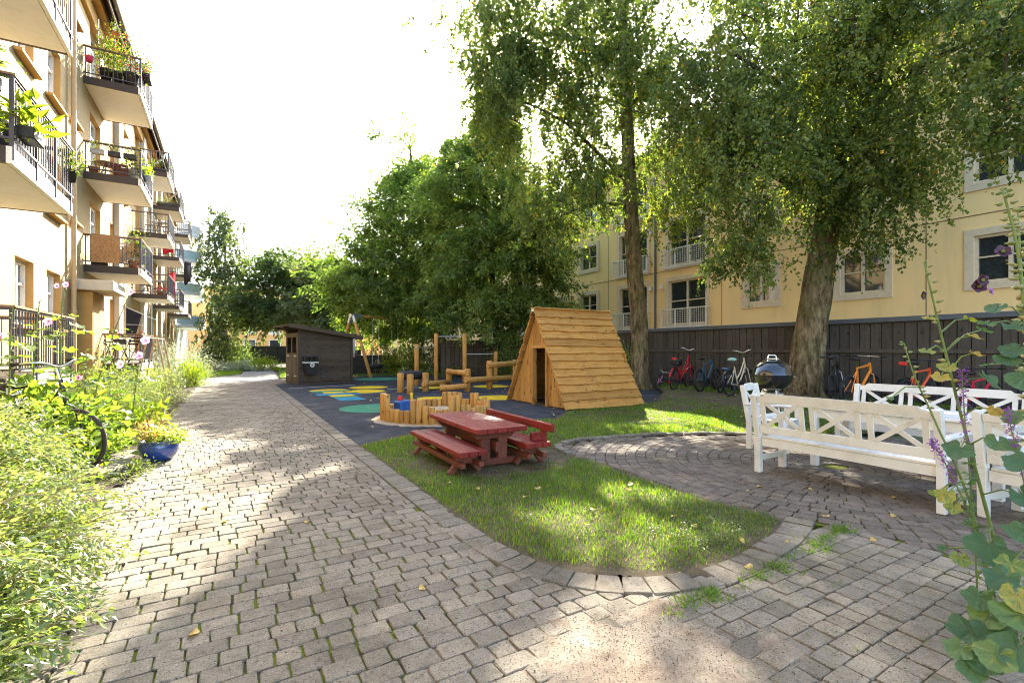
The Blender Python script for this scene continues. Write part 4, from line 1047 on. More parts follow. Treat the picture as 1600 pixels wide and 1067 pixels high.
# ------------------------------------------------------------------ red picnic set
def plank_top(m, x0, x1, y0, y1, z, n, th, g=.006):
    w = (x1 - x0) / n
    for k in range(n): m.rand().box((x0 + w * (k + .5), (y0 + y1) / 2 + random.uniform(-.006, .006), z - th / 2), (w - g, y1 - y0, th), ch=.006)
t = thing('picnic_table', 'low weathered red wooden picnic table between two red benches', 'table', (2.9, 5.9, .02), R(-2))
m = MB(); plank_top(m, -.35, .35, -.85, .85, .49, 5, .06); m.build('tabletop', 'red_wood', t)
for yy in (-.58, .58):
    m = MB(); V = [(x, y, z) for y in (yy - .04, yy + .04) for x, z in ((-.24, .33), (.24, .33), (.33, .429), (-.33, .429))]
    m.rand()._add(V, [(0, 1, 2, 3), (4, 7, 6, 5), (0, 4, 5, 1), (1, 5, 6, 2), (2, 6, 7, 3), (3, 7, 4, 0)])
    for x in (-.12, .12): m.rand().box((x, yy, .2), (.13, .075, .26), ch=.005)
    m.rand().box((0, yy, .035), (.62, .085, .09), ch=.012); m.build('trestle', 'red_worn', t)
m = MB(); m.rand().box((0, 0, .235), (.05, 1.42, .13), ch=.005); m.build('stretcher', 'red_worn', t)
def red_bench(label, x, y, rz, back):
    t = thing('picnic_bench', label, 'bench', (x, y, .02), R(rz))
    m = MB(); plank_top(m, -.18, .18, -.88, .88, .28, 3, .06); m.build('seat', 'red_wood', t)
    for yy in (-.62, .62):
        m = MB(); V = [(a, b, z) for b in (yy - .035, yy + .035) for a, z in ((-.1, .1), (.1, .1), (.165, .219), (-.165, .219))]
        m.rand()._add(V, [(0, 1, 2, 3), (4, 7, 6, 5), (0, 4, 5, 1), (1, 5, 6, 2), (2, 6, 7, 3), (3, 7, 4, 0)])
        for s in (-1, 1): m.rand().bar((s * .06, yy + .01 * s, .15), (s * .2, yy + .01 * s, -.01), .06, .06, up=(0, 1, 0), ch=.006)
        m.build('trestle', 'red_worn', t)
    for s in (-1, 1): m = MB(); m.rand().box((s * .115, 0, .115), (.06, 1.7, .06), ch=.006); m.build('stretcher', 'red_worn', t)
    if back:
        m = MB(); m.rand().box((.16, 0, .46), (.06, 1.9, .1), ch=.008); m.build('backrest', 'red_wood', t)
        for yy in (-.72, .72): m = MB(); m.rand().box((.06, yy, .335), (.17, .06, .108), ch=.006); m.box((.165, yy, .35), (.05, .07, .15)); m.build('back_support', 'red_wood', t)
red_bench('low red picnic bench without a back on the path side of the red table', 2.42, 5.78, -1, False)
red_bench('red picnic bench with a single beam backrest on the far side of the red table', 3.36, 5.82, -2.5, True)

# ------------------------------------------------------------------ white garden furniture
def white_seat(name, label, cat, x, y, rz, L, panels, group=None):
    """seat along local y, facing local +x, back at x = 0"""
    t = thing(name, label, cat, (x, y, 0), R(rz), group); h = L / 2
    for s in (-1, 1):
        m = MB(); m.bar((.035, s * (h - .035), 0), (.03, s * (h - .035), .42), .07, .065, up=(0, 1, 0), ch=.004); m.bar((.03, s * (h - .035), .42), (-.06, s * (h - .035), .93), .07, .065, up=(0, 1, 0), ch=.006)
        m.build('back_leg', 'white_paint', t)
        m = MB(); m.box((.53, s * (h - .035), .32), (.065, .07, .64), ch=.004); m.build('front_leg', 'white_paint', t)
        m = MB(); m.box((.27, s * (h - .035), .17), (.44, .035, .06), ch=.003); m.build('side_rail', 'white_paint', t)
        m = MB(); m.bar((-.03, s * (h - .035), .655), (.6, s * (h - .035), .66), .09, .035, ch=.012); m.build('armrest', 'white_paint', t)
    m = MB()
    for k in range(5): m.rand().box((.09 + k * .105, 0, .425), (.098, L - .16, .024), ch=.004)
    m.build('seat', 'white_paint', t)
    for xx in (.545, .045): m = MB(); m.box((xx, 0, .365), (.03, L - .15, .09)); m.build('seat_apron', 'white_paint', t)
    # back: top rail with stepped ends, bottom rail, slats and crosses; leaning plane
    lean = lambda z: .03 - (z - .42) * .176
    m = MB(); i = h - .075
    prof = [(-i, .84), (i, .84), (i, .905), (i - .07, .915), (i - .1, .945), (-i + .1, .945), (-i + .07, .915), (-i, .905)]
    n = len(prof); V = [(lean(z) + dx, y_, z) for dx in (-.014, .014) for y_, z in prof]
    m._add(V, [tuple(range(n))[::-1], tuple(range(n, 2 * n))] + [(k, (k + 1) % n, n + (k + 1) % n, n + k) for k in range(n)])
    m.bar((lean(.52), -i, .52), (lean(.52), i, .52), .028, .09, ch=.003); m.build('back_rail', 'white_paint', t)
    c = MB(); pw = 2 * i / panels
    for k in range(panels):
        a = -i + k * pw; s0 = .055 if panels > 1 else .03
        for yy in (a + s0, a + pw - s0): m = MB(); m.bar((lean(.565), yy, .565), (lean(.84), yy, .84), .05, .018, up=(1, 0, .17)); m.build('back_slat', 'white_paint', t)
        y0, y1 = a + s0 + .03, a + pw - s0 - .03
        c.bar((lean(.565) + .004, y0, .568), (lean(.84) + .004, y1, .838), .045, .014, up=(1, 0, .17)); c.bar((lean(.565) - .006, y1, .568), (lean(.84) - .006, y0, .838), .045, .012, up=(1, 0, .17))
    c.build('back_cross', 'white_paint', t)
    return t
white_seat('garden_bench', 'white wooden garden bench with crossed back seen from behind in front of the table', 'bench', 5.42, 2.57, 0, 1.78, 3)
white_seat('garden_bench', 'white wooden garden bench on the fence side of the white table', 'bench', 8.35, 2.75, 180, 1.9, 3)
white_seat('garden_armchair', 'white wooden garden armchair at the far end of the white table', 'chair', 6.9, 4.42, -74, .66, 1)
white_seat('garden_armchair', 'white wooden garden armchair behind the tall hollyhocks on the near right', 'chair', 5.58, 1.22, -12, .66, 1)
t = thing('garden_table', 'long white wooden garden table between the white benches', 'table', (6.78, 2.42, 0))
m = MB()
for k in range(7): m.rand().box((-.46 + .92 * (k + .5) / 7, 0, .735), (.92 / 7 - .006, 1.95, .028), ch=.004)
m.build('tabletop', 'white_paint', t)
for s in (-1, 1):
    m = MB(); m.box((s * .4, 0, .66), (.03, 1.65, .11)); m.build('apron', 'white_paint', t); m = MB(); m.box((0, s * .84, .66), (.72, .03, .11)); m.build('apron', 'white_paint', t)
for sx in (-1, 1):
    for sy in (-1, 1): m = MB(); m.box((sx * .4, sy * .84, .355), (.075, .075, .71), ch=.005); m.build('leg', 'white_paint', t)

# ------------------------------------------------------------------ kettle barbecue
t = thing('kettle_barbecue', 'round black kettle barbecue with shiny lid standing before the tree trunk', 'barbecue', (8.95, 5.35, .03), R(-25), scale=1.22)
m = MB(); m.lathe([(.0, .52), (.1, .53), (.2, .58), (.265, .66), (.287, .76), (.292, .775)], 30); m.build('bowl', 'enamel_black', t)
m = MB(); m.lathe([(.294, .78), (.288, .80), (.26, .88), (.2, .955), (.11, 1.0), (0, 1.012)], 30)
l = m.build('lid', 'enamel_black', t); m = MB(); m.tube([(-.07, 0, 1.0), (-.07, 0, 1.06), (-.05, 0, 1.085), (.05, 0, 1.085), (.07, 0, 1.06), (.07, 0, 1.0)], .012, 8); m.box((0, 0, 1.03), (.16, .1, .012)); m.build('handle', 'chrome', l)
m = MB(); m.lathe([(.06, .5), (.16, .49), (.16, .42), (.06, .41)], 20); m.build('ash_catcher', 'ash_metal', t)
for a in (20, 140, 260): m = MB(); m.cyl((.12 * math.cos(R(a)), .12 * math.sin(R(a)), .56), (.3 * math.cos(R(a)), .3 * math.sin(R(a)), .03), .013, 8); lg = m.build('leg', 'ash_metal', t)
for a in (140, 260):
    c = (.31 * math.cos(R(a)), .31 * math.sin(R(a)), .075); m = MB(); m.cyl((c[0] - .02, c[1], .075), (c[0] + .02, c[1], .075), .075, 16); m.build('wheel', 'black_plastic', t)
m = MB(); m.tube([(.29, -.04, .76), (.36, -.04, .74), (.36, .04, .74), (.29, .04, .76)], .011, 8); m.build('side_handle', 'stick', t)
t = thing('barbecue_tongs', 'pale long handled tongs hung beside the barbecue', 'tongs', (9.22, 5.2, 1.05)); m = MB(); m.bar((0, 0, -.3), (-.02, -.06, .1), .02, .012); m.build('arm', 'ash_metal', t); m = MB(); m.bar((.03, 0, -.3), (-.02, -.06, .1), .02, .012); m.build('arm', 'ash_metal', t)

# ------------------------------------------------------------------ bicycles
def bike(label, x, y, heading, lean, paint, style='city', saddle_h=.95, bar_h=1.05, scale=1.12, kid=False, fork=None, fender=None, rack=False, basket=None, wr=.335, tire=.022, z=.1, sadm='black_plastic', barm='chrome', cover=None, light=False, steer=0, rim='dark_metal', tyre='black_rubber'):
    t = bpy.data.objects.new('bicycle', None); COL.objects.link(t); t.location = (x, y, z); t.rotation_euler = (R(lean), 0, R(heading)); t.rotation_mode = 'XYZ'; t.scale = (scale,) * 3
    tag(t, label, 'bicycle', 'bicycles parked along the fence')
    fx, bx = .56, -.50; T = Matrix.Rotation(R(90), 3, 'X')
    bb = Vector((-.06, 0, wr - .05)); st = Vector((-.2, 0, saddle_h - .12)); hd = Vector((fx - .2, 0, bar_h - .12)); hl = Vector((fx - .14, 0, bar_h - .30 if style != 'city' else bar_h - .36)); ra = Vector((bx, 0, wr)); fa = Vector((fx, 0, wr))
    m = MB(); r_ = .02 if style == 'mtb' else .017
    lo = hl + Vector((-.01, 0, .02))
    if style == 'city': m.tube(catmull([lo, (lo + bb) / 2 + Vector((-.02, 0, -.06)), bb], 4), r_ * 1.2, 8); m.tube(catmull([hd + Vector((.01, 0, -.08)), Vector((.12, 0, bar_h - .5)), bb + (st - bb) * .3], 4), r_, 8)
    else:
        m.tube([lo, bb], r_ * 1.35, 8); m.tube([hd + Vector((.005, 0, -.04)), bb + (st - bb) * .86], r_ * 1.1, 8)
    m.tube([bb, bb + (st - bb) * .9], r_, 8); m.tube([hd, hl], r_ * 1.3, 8)
    for s in (-1, 1): m.tube([bb + Vector((0, s * .03, 0)), ra + Vector((0, s * .06, 0))], .011, 6); m.tube([bb + (st - bb) * .78, ra + Vector((0, s * .06, 0))], .010, 6)
    m.tube([bb + Vector((0, -.04, 0)), bb + Vector((0, .04, 0))], .025, 8); m.build('frame', paint, t)
    m = MB(); cr = hl + Vector((.01, 0, -.03))
    for s in (-1, 1): m.tube([cr, cr + Vector((.01, s * .05, -.03)), fa + Vector((0, s * .055, 0))], .013, 6)
    m.build('fork', fork or paint, t)
    for c in (ra, fa):
        m = MB(); m.torus(c, wr - tire, tire, 34, 8, T); w = m.build('wheel', tyre, t)
        m = MB(); m.torus(c, wr - tire * 2.1, tire * .4, 30, 6, T); m.cyl(c + Vector((0, -.045, 0)), c + Vector((0, .045, 0)), .025, 8); m.build('rim', rim, w)
        m = MB()
        for k in range(20):
            a = 2 * PI * k / 20; m.tube([c + Vector((.02 * math.cos(a + .6), .03 * (-1) ** k, .02 * math.sin(a + .6))), c + Vector(((wr - 2 * tire) * math.cos(a), 0, (wr - 2 * tire) * math.sin(a)))], .0022, 3, False)
        m.build('spokes', 'dark_metal', w)
    m = MB(); m.tube([bb + (st - bb) * .8, st + Vector((-.02, 0, .06))], .013, 8); m.build('seat_post', 'chrome', t)
    m = MB(); V = []; pr = [(-.16, .075), (-.1, .085), (0, .05), (.1, .025), (.15, .015)]; sc = st + Vector((-.02, 0, .1))
    for xx, ww in pr:
        for k in range(8): a = 2 * PI * k / 8; V.append(sc + Vector((xx, ww * math.cos(a), .028 * math.sin(a) + (.015 if xx < -.08 else 0))))
    m._add(V, [(i * 8 + k, i * 8 + (k + 1) % 8, i * 8 + 8 + (k + 1) % 8, i * 8 + 8 + k) for i in range(4) for k in range(8)] + [tuple(range(8))[::-1], tuple(range(32, 40))], True); m.build('saddle', sadm, t)
    if cover: m = MB(); m.ball(sc + Vector((-.06, 0, .03)), .1, 12, (1.3, 1.15, .55)); m.build('saddle_cover', cover, t)
    m = MB(); q = hd + Vector((-.04, 0, .14)); m.tube([hd, q], .016, 8); c_, s_ = math.cos(R(steer)), math.sin(R(steer)); rot = lambda v: q + Vector((v[0] * c_ - v[1] * s_, v[0] * s_ + v[1] * c_, v[2]))
    if style == 'city': pts = [(-.2, -.27, .05), (-.08, -.26, .06), (.03, -.16, .06), (.05, 0, 0), (.03, .16, .06), (-.08, .26, .06), (-.2, .27, .05)]
    else: pts = [(-.03, -.31, .0), (.0, -.1, 0), (.0, .1, 0), (-.03, .31, 0)]
    m.tube([rot(p) for p in catmull(pts, 3)], .012, 8); hb = m.build('handlebar', barm, t)
    m = MB()
    if style == 'city':
        for s in (0, -1): pass
        m.tube([rot(pts[0]), rot((-.1, -.263, .058))], .018, 8); m.tube([rot(pts[-1]), rot((-.1, .263, .058))], .018, 8)
    else: m.tube([rot(pts[0]), rot((-.02, -.2, 0))], .018, 8); m.tube([rot(pts[-1]), rot((-.02, .2, 0))], .018, 8)
    m.build('grip', 'black_rubber', hb)
    m = MB(); m.cyl(bb + Vector((0, -.06, 0)), bb + Vector((0, -.065, 0)), .09, 18)
    for s in (-1, 1): m.bar(bb + Vector((0, s * .07, 0)), bb + Vector((s * .12, s * .075, s * -.12)), .012, .02); m.box(bb + Vector((s * .12, s * .12, s * -.12)), (.09, .08, .02))
    m.build('crank', 'dark_metal', t)
    if fender:
        for c, a0, a1 in ((ra, 60, 200), (fa, 20, 150)):
            m = MB(); n = 12
            for k in range(n):
                a = R(a0 + (a1 - a0) * k / n); b = R(a0 + (a1 - a0) * (k + 1) / n); rr = wr + .018
                m.bar(c + Vector((rr * math.cos(a), 0, rr * math.sin(a))), c + Vector((rr * math.cos(b), 0, rr * math.sin(b))), .055, .006, up=(0, 0, 1))
            m.build('mudguard', fender, t)
    if rack:
        m = MB(); 
        for s in (-1, 1): m.tube([ra + Vector((-.12, s * .06, .42)), ra + Vector((.3, s * .05, .42))], .008, 6); m.tube([ra + Vector((0, s * .06, 0)), ra + Vector((-.05, s * .06, .42))], .007, 6)
        for k in range(4): m.tube([ra + Vector((-.12 + k * .12, -.06, .42)), ra + Vector((-.12 + k * .12, .06, .42))], .006, 5)
        m.build('rack', 'dark_metal', t)
    if basket: m = MB(); c = ra + Vector((.02, 0, .5)); m.box(c, (.3, .26, .14), ch=.03); m.build('carrier_bag', basket, t)
    if light: m = MB(); m.box(ra + Vector((-.14, 0, .62)), (.05, .13, .07), ch=.01); m.build('reflector', 'toy_red', t)
    return t
bike('red city bicycle with white rear mudguard panel leaning by the left birch trunk', 13.55, 11.35, 16, 5, 'paint_red', 'city', .92, 1.18, fender='paint_red', rack=True, basket='black_plastic', light=True)
bike('small pink childrens bicycle lying low beside the birch trunk', 13.55, 12.45, 30, 20, 'paint_pink', 'city', .6, .66, scale=.85, wr=.24, fork='paint_silver', z=.08)
bike('dark blue mountain bicycle between the red and the cream bicycle', 13.5, 10.2, 12, -4, 'paint_blue', 'mtb', .98, 1.06, tire=.03, fork='paint_black', barm='dark_metal')
bike('small navy bicycle half hidden beside the dark blue one', 13.6, 9.6, 15, 6, 'paint_navy', 'mtb', .72, .84, scale=1.05, wr=.28, tire=.028, barm='dark_metal', cover='paint_blue')
bike('cream city bicycle with a mint green saddle cover', 13.0, 8.75, 8, -4, 'paint_cream', 'city', .95, 1.12, cover='paint_mint', fender='paint_black', steer=15)
bike('red bicycle hidden behind the barbecue', 13.6, 8.0, 0, 4, 'paint_red', 'mtb', .7, .86, scale=1.0, barm='dark_metal')
bike('black bicycle with high saddle right beside the thick birch trunk', 13.35, 6.25, 16, -6, 'paint_black', 'mtb', 1.05, 1.05, fork='paint_silver', barm='dark_metal')
bike('bright orange mountain bicycle leaning on the fence', 12.9, 5.6, 1, 3, 'paint_orange', 'mtb', 1.0, 1.02, tire=.028, scale=1.16)
bike('coral red mountain bicycle with knobbly tyres right of the orange one', 13.0, 4.55, -4, 5, 'paint_coral', 'mtb', .98, .98, tire=.034, fork='paint_black', barm='dark_metal', fender='paint_black', light=True)
bike('dark bicycle with a raspberry pink top tube', 13.2, 3.55, -8, -3, 'cloth_red', 'mtb', .85, .9, fork='paint_black', barm='dark_metal', scale=1.05)
bike('bicycle with pale grey saddle and chrome handlebar behind the hollyhocks', 13.0, 2.75, -10, 4, 'paint_black', 'city', .98, 1.06, sadm='ash_metal')
bike('old bicycle swallowed by the shrubs with only its wheel showing', -1.97, 8.0, -40, 4, 'paint_black', 'city', .92, 1.1, rim='paint_silver', tyre='old_tyre', z=.02, scale=1.1)['group'] = 'bicycles'
bpy.context.view_layer.update()
# ------------------------------------------------------------------ vegetation
def at(px, d): x = (px - 800) * d / FPX; return d * FW[0] + x * RT[0], d * FW[1] + x * RT[1]
def at3(px, py, d): x, y = at(px, d); return Vector((x, y, HCAM + (547 - py) * d / FPX))
# openings in the canopy: where the ground lies in full sun, the crowns have gaps along the sun's path
LIT = [(2.55, 2.9, .55, .75, .93), (2.0, 2.1, .42, .22, .9), (1.55, 1.75, .45, .35, .93), (1.75, 1.3, .35, .22, .8), (3.75, 3.15, .28, .22, .8), (3.3, 2.35, .25, .15, .6),
       (4.9, 5.3, .55, .35, .9), (5.6, 5.2, .3, .25, .7), (2.75, 5.5, .18, .5, .8), (3.1, 6.2, .12, .3, .85), (7.9, 7.2, .8, .5, .85), (6.9, 6.3, .5, .25, .7), (10.3, 8.7, .5, .3, .8),
       (-.3, 4.6, .75, .9, .97), (-.1, 5.8, .8, .9, .95), (-.6, 7.3, .7, 1.6, .97), (.55, 6.9, .35, .5, .8), (1.15, 6.4, .3, .35, .9), 
       (-.8, 9.5, .5, 2.2, .9), (.3, 8.6, .8, .35, .75), (1.9, 7.9, .4, .25, .9), (2.9, 8.2, .25, .2, .7), (-1.6, 4.5, 1.3, 3.5, .95), (-2, 9, 1.6, 5, .9), (4.1, 9.0, .3, .3, .5)]
for px, py, rx, ry, pr in [(530, 684, .28, .3, .95), (512, 735, .42, .22, .95), (455, 700, .5, .25, .92), (560, 742, .25, .15, .9), (600, 775, .3, .14, .85), (330, 700, .6, .8, .9), (590, 655, .45, .3, .9), (420, 675, .2, .15, .9), (975, 775, .3, .3, .9), (900, 800, .3, .25, .9), (820, 715, .12, .1, .8), (745, 652, .15, .2, .8), (700, 690, .12, .25, .8)]:
    d_ = FPX * HCAM / (py - 547); LIT.append((*at(px, d_), rx, ry, pr))
LA = np.array(LIT)
def sun_keep(P, r):
    t = P[:, 2] / SDIR[2]; G = P[:, :2] - SDIR[:2] * t[:, None]
    k = np.ones(len(P), bool)
    wob = np.array([.16 * math.sin(a * 5.1 + b * 3.3) + .12 * math.sin(a * 11 - b * 7) for a, b in G])
    for x, y, rx, ry, pr in LA:
        q = np.sqrt(((G[:, 0] - x) / rx) ** 2 + ((G[:, 1] - y) / ry) ** 2) + wob
        k &= ~((q < 1.05) & (r.random(len(P)) < pr))
    return k
def tree(name, label, trunk, trad, bark, blobs, lm, dens, size, style='birch', seed=1, group=None, branch=True, trunk_n=20, limbs=(), upper=None, clump=(.5, .36), strand=(.3, 1.1)):
    """blobs: (px, py, d, rx px, ry px, rz m, n clumps)"""
    r = np.random.default_rng(seed); rd = random.Random(seed)
    base = Vector((trunk[0][0], trunk[0][1], 0))
    t = thing(name, label, 'tree', base, 0, group)
    loc = lambda v: Vector(v) - base
    tp = catmull(trunk, 8); n = len(tp); tr = [np.interp(i / (n - 1) * (len(trad) - 1), range(len(trad)), trad) for i in range(n)]
    m = MB(); k = int(n * .55) if upper else n
    m.tube([loc(p) for p in tp[:k + (1 if upper else 0)]], tr[:k + (1 if upper else 0)], trunk_n, True, True, .16)
    if trunk_n > 12:   # root flare
        for a in range(7):
            an = a * 2 * PI / 7 + rd.random(); q = Vector((math.cos(an), math.sin(an), 0)); m.tube([q * trad[0] * .55 + Vector((0, 0, .55)), q * trad[0] * .95 + Vector((0, 0, .14)), q * trad[0] * 1.5 + Vector((0, 0, -.08))], [trad[0] * .2, trad[0] * .3, trad[0] * .22], 8)
    m.build('trunk', bark, t)
    if upper: m = MB(); m.tube([loc(p) for p in tp[k:]], tr[k:], 14, True, True, .1); m.build('upper_trunk', upper, t)
    bm = MB(); C = []; lv = []
    for px, py, d, rx, ry, rz, nc in blobs:
        c = at3(px, py, d); ax, az = rx * d / FPX, ry * d / FPX
        u = r.normal(size=(nc, 3)); u /= np.linalg.norm(u, axis=1, keepdims=True); u *= (r.random((nc, 1)) ** (1 / 2.3))
        for q in u: C.append(c + Vector((RT[0], RT[1], 0)) * q[0] * ax + Vector((FW[0], FW[1], 0)) * q[1] * rz + Vector((0, 0, q[2] * az)))
    for L in limbs: bm.tube([loc(p) for p in catmull(L[0], 6)], list(np.linspace(L[1], L[2], (len(L[0]) - 1) * 6 + 1)), 8, True, True, .12)
    lim = [q for L in limbs for q in catmull(L[0], 6)[3:]]
    if branch:
        lo = int(n * (.42 if style == 'birch' else .22)); nodes = [np.array(list(q)) for q in tp[lo:]] + [np.array(list(q)) for q in lim]; root = len(nodes)
        tr_xy = np.array([list(q) for q in tp])
        order = sorted(C, key=lambda c: min((c - q).length for q in (tp[lo:] + lim)))
        for c in order:
            NA = np.array(nodes); v = np.array(list(c)) - NA; L = np.linalg.norm(v, axis=1); dz = v[:, 2]; cost = L + np.maximum(0, -dz - .2 * L) * (.3 if style == 'birch' else 1.0) + np.maximum(0, dz - .9 * L) * .3
            i = int(np.argmin(cost)); q = Vector(nodes[i]); L = (c - q).length
            if L < .12 or L > 6: continue
            mid = (q + c) / 2 + Vector((rd.uniform(-.12, .12) * L, rd.uniform(-.12, .12) * L, L * rd.uniform(.0, .14))); r0 = min(.014 + .012 * L, .06)
            path = catmull([q, mid, c], 4); bm.tube([loc(p) for p in path], list(np.linspace(r0, .009, 9)), 5, False)
            nodes += [np.array(list(path[4])), np.array(list(path[8]))]
    if bm.v: bm.build('branch', 'twig' if not upper else 'bark_dark', t)
    Cn = np.array([list(c) for c in C]); nl = dens; idx = np.repeat(np.arange(len(Cn)), nl); N = len(idx)
    if style == 'birch':
        ns = 9; ss = r.normal(size=(len(Cn), ns, 3)) * np.array([clump[0], clump[0], clump[1]]); an = r.uniform(0, 2 * PI, (len(Cn), ns)); ln = r.uniform(*strand, (len(Cn), ns)); hd = r.uniform(.15, .7, (len(Cn), ns))
        k = r.integers(0, ns, N); tt = r.random(N) ** .8
        P = Cn[idx] + ss[idx, k]
        P[:, 0] += np.cos(an[idx, k]) * hd[idx, k] * tt; P[:, 1] += np.sin(an[idx, k]) * hd[idx, k] * tt; P[:, 2] += .12 - ln[idx, k] * tt ** 1.5
        P += r.normal(size=(N, 3)) * .045; A = np.stack([r.normal(0, .6, N), r.normal(0, .6, N), -np.abs(r.normal(.9, .4, N))], 1); up = None
        sel = r.choice(len(Cn) * ns, min(len(Cn) * ns, 1400), replace=False); tw = MB()
        for q in sel:
            i, k2 = divmod(int(q), ns); a0 = Cn[i] + ss[i, k2]; pp = [Vector((a0[0] + math.cos(an[i, k2]) * hd[i, k2] * s, a0[1] + math.sin(an[i, k2]) * hd[i, k2] * s, a0[2] + .12 - ln[i, k2] * s ** 1.5)) for s in (0, .4, .75, 1)]
            tw.tube([loc(p) for p in pp], [.006, .004, .003, .002], 3, False)
        tw.build('twig', 'twig', t)
    else:
        ns = 7; dv = r.normal(size=(len(Cn), ns, 3)); dv[:, :, 2] = dv[:, :, 2] * .35 + .12; dv /= np.linalg.norm(dv, axis=2, keepdims=True)
        out = norm(Cn - np.array(list(Cn.mean(0)))); dv += out[:, None, :] * .5
        ln = r.uniform(.4, 1.15, (len(Cn), ns)) * clump[0] / .55
        k = r.integers(0, ns, N); tt = r.random(N) ** .7
        P = Cn[idx] + dv[idx, k] * (ln[idx, k] * tt)[:, None]; P[:, 2] -= .22 * tt ** 2; P += r.normal(size=(N, 3)) * .085 * clump[0] / .55
        A = dv[idx, k] + r.normal(size=(N, 3)) * .6; A[:, 2] -= .3; up = np.array([0, 0, .5])
    keep = sun_keep(P, r); P = P[keep]; A = A[keep]; cid = idx[keep]
    sz = size * r.uniform(.65, 1.25, len(P))
    tone = r.normal(.45, .19, len(Cn)); rn = np.clip(tone[cid] + r.normal(0, .2, len(P)), 0, .95); yl = r.random(len(P)) < .012; rn[yl] = 1
    leaves('crown', P - np.array(list(base)), A, sz, sz * (.78 if style == 'birch' else .5), lm, t, rn, .12, up)
    return t

tb = [at3(1000, 640, 18.0), at3(999, 520, 18.0), at3(990, 400, 18.0), at3(983, 280, 18.0), at3(978, 150, 18.0), at3(972, 20, 18), at3(965, -120, 18.2), at3(960, -250, 18.4)]; tb[0].z = -.05
limb1 = [([at3(985, 290, 18), at3(930, 235, 17.6), at3(880, 190, 17.2), at3(820, 160, 16.8)], .09, .03), ([at3(986, 325, 18), at3(930, 318, 17.5), at3(860, 345, 17.2)], .08, .03), ([at3(978, 170, 18), at3(1020, 130, 18), at3(1070, 60, 18)], .09, .04),
         ([at3(975, 100, 18), at3(900, 60, 17.5), at3(820, 55, 17)], .08, .03)]
tree('birch_tree', 'tall birch with the slimmer straight trunk, standing left of the red bicycle', tb, [.34, .31, .285, .26, .22, .18, .14, .08], 'bark_birch',
     [(890, 110, 17.6, 150, 125, 3.4, 130), (960, 60, 17.6, 70, 150, 3, 50), (790, 70, 17.2, 78, 95, 2.2, 48), (765, 120, 17.0, 50, 50, 1.8, 24), (780, 175, 17.0, 42, 50, 2.2, 34), (885, 255, 17.2, 80, 95, 2.6, 42), (862, 330, 17, 50, 65, 1.8, 22), (930, 290, 17.2, 40, 60, 1.6, 12), (1045, 140, 17.8, 95, 140, 3.2, 52), (1050, 300, 17, 42, 70, 1.8, 18),
      (930, -90, 18, 190, 110, 3.6, 100), (960, -260, 18.4, 130, 100, 2.8, 45), (760, -10, 17.2, 50, 60, 1.8, 18)], 'leaf_birch', 300, .098, 'birch', 3, limbs=limb1, upper='bark_pale')
tb = [at3(1256, 640, 13.4), at3(1262, 560, 13.4), at3(1274, 470, 13.4), at3(1288, 380, 13.4), at3(1297, 290, 13.4), at3(1292, 190, 13.4), at3(1284, 70, 13.4), at3(1270, -90, 13.5), at3(1262, -260, 13.6)]; tb[0].z = -.05
limb2 = [([at3(1290, 330, 13.4), at3(1235, 290, 13.1), at3(1185, 262, 12.8), at3(1140, 240, 12.6)], .11, .04), ([at3(1296, 260, 13.4), at3(1350, 180, 12.6), at3(1430, 110, 11.4), at3(1530, 60, 9.8)], .12, .04), ([at3(1292, 190, 13.4), at3(1200, 120, 13), at3(1110, 60, 12.8)], .1, .03),
         ([at3(1284, 90, 13.4), at3(1350, 0, 12.5), at3(1400, -80, 12)], .1, .03)]
tree('birch_tree', 'thick trunked leaning birch between the barbecue and the orange bicycle', tb, [.46, .42, .38, .34, .29, .25, .21, .16, .08], 'bark_birch',
     [(1190, 110, 13, 140, 125, 3.0, 90), (1335, 200, 12.6, 105, 120, 2.4, 70), (1155, 265, 12.6, 75, 95, 1.8, 42), (1175, 375, 12.4, 42, 55, 1.0, 14), (1250, 250, 12.6, 70, 80, 1.6, 26), (1345, 330, 12.3, 60, 55, 1.2, 20), (1420, 265, 12, 42, 50, 1.0, 14), (1365, 50, 11.6, 92, 85, 2.0, 44),
      (1565, 55, 9, 58, 80, 1.2, 24), (1570, 185, 8.8, 50, 36, .9, 11), (1240, -130, 13, 230, 120, 3.4, 110), (1090, 150, 13, 60, 140, 2.0, 30), (1480, -80, 10.5, 120, 80, 2, 34)], 'leaf_birch', 260, .092, 'birch', 4, limbs=limb2, clump=(.38, .3), strand=(.25, .85))
ta = [at3(692, 592, 29.5), at3(690, 540, 29.5), at3(680, 460, 29.8), at3(662, 370, 30), at3(645, 270, 30.2), at3(640, 225, 30.2)]; ta[0].z = 0
tree('broadleaf_tree', 'dense dark green tree behind the swing with a pointed top', ta, [.34, .3, .26, .2, .12, .04], 'bark_dark',
     [(638, 255, 30, 32, 52, 1.8, 40), (637, 222, 30, 12, 22, .7, 10), (632, 345, 30, 78, 80, 3, 80), (585, 430, 29.5, 72, 70, 3.2, 70), (690, 400, 30, 70, 80, 3.2, 50), (665, 470, 30.5, 85, 46, 2.6, 60), (562, 450, 31, 40, 50, 1.6, 24), (620, 505, 32, 60, 26, 1.4, 22)], 'leaf_cherry', 330, .215, 'broad', 5, clump=(.8, .5))
tbb = [at3(776, 592, 25.5), at3(775, 520, 25.5), at3(768, 420, 25.6), at3(757, 300, 25.8), at3(748, 210, 26), at3(745, 170, 26)]; tbb[0].z = 0
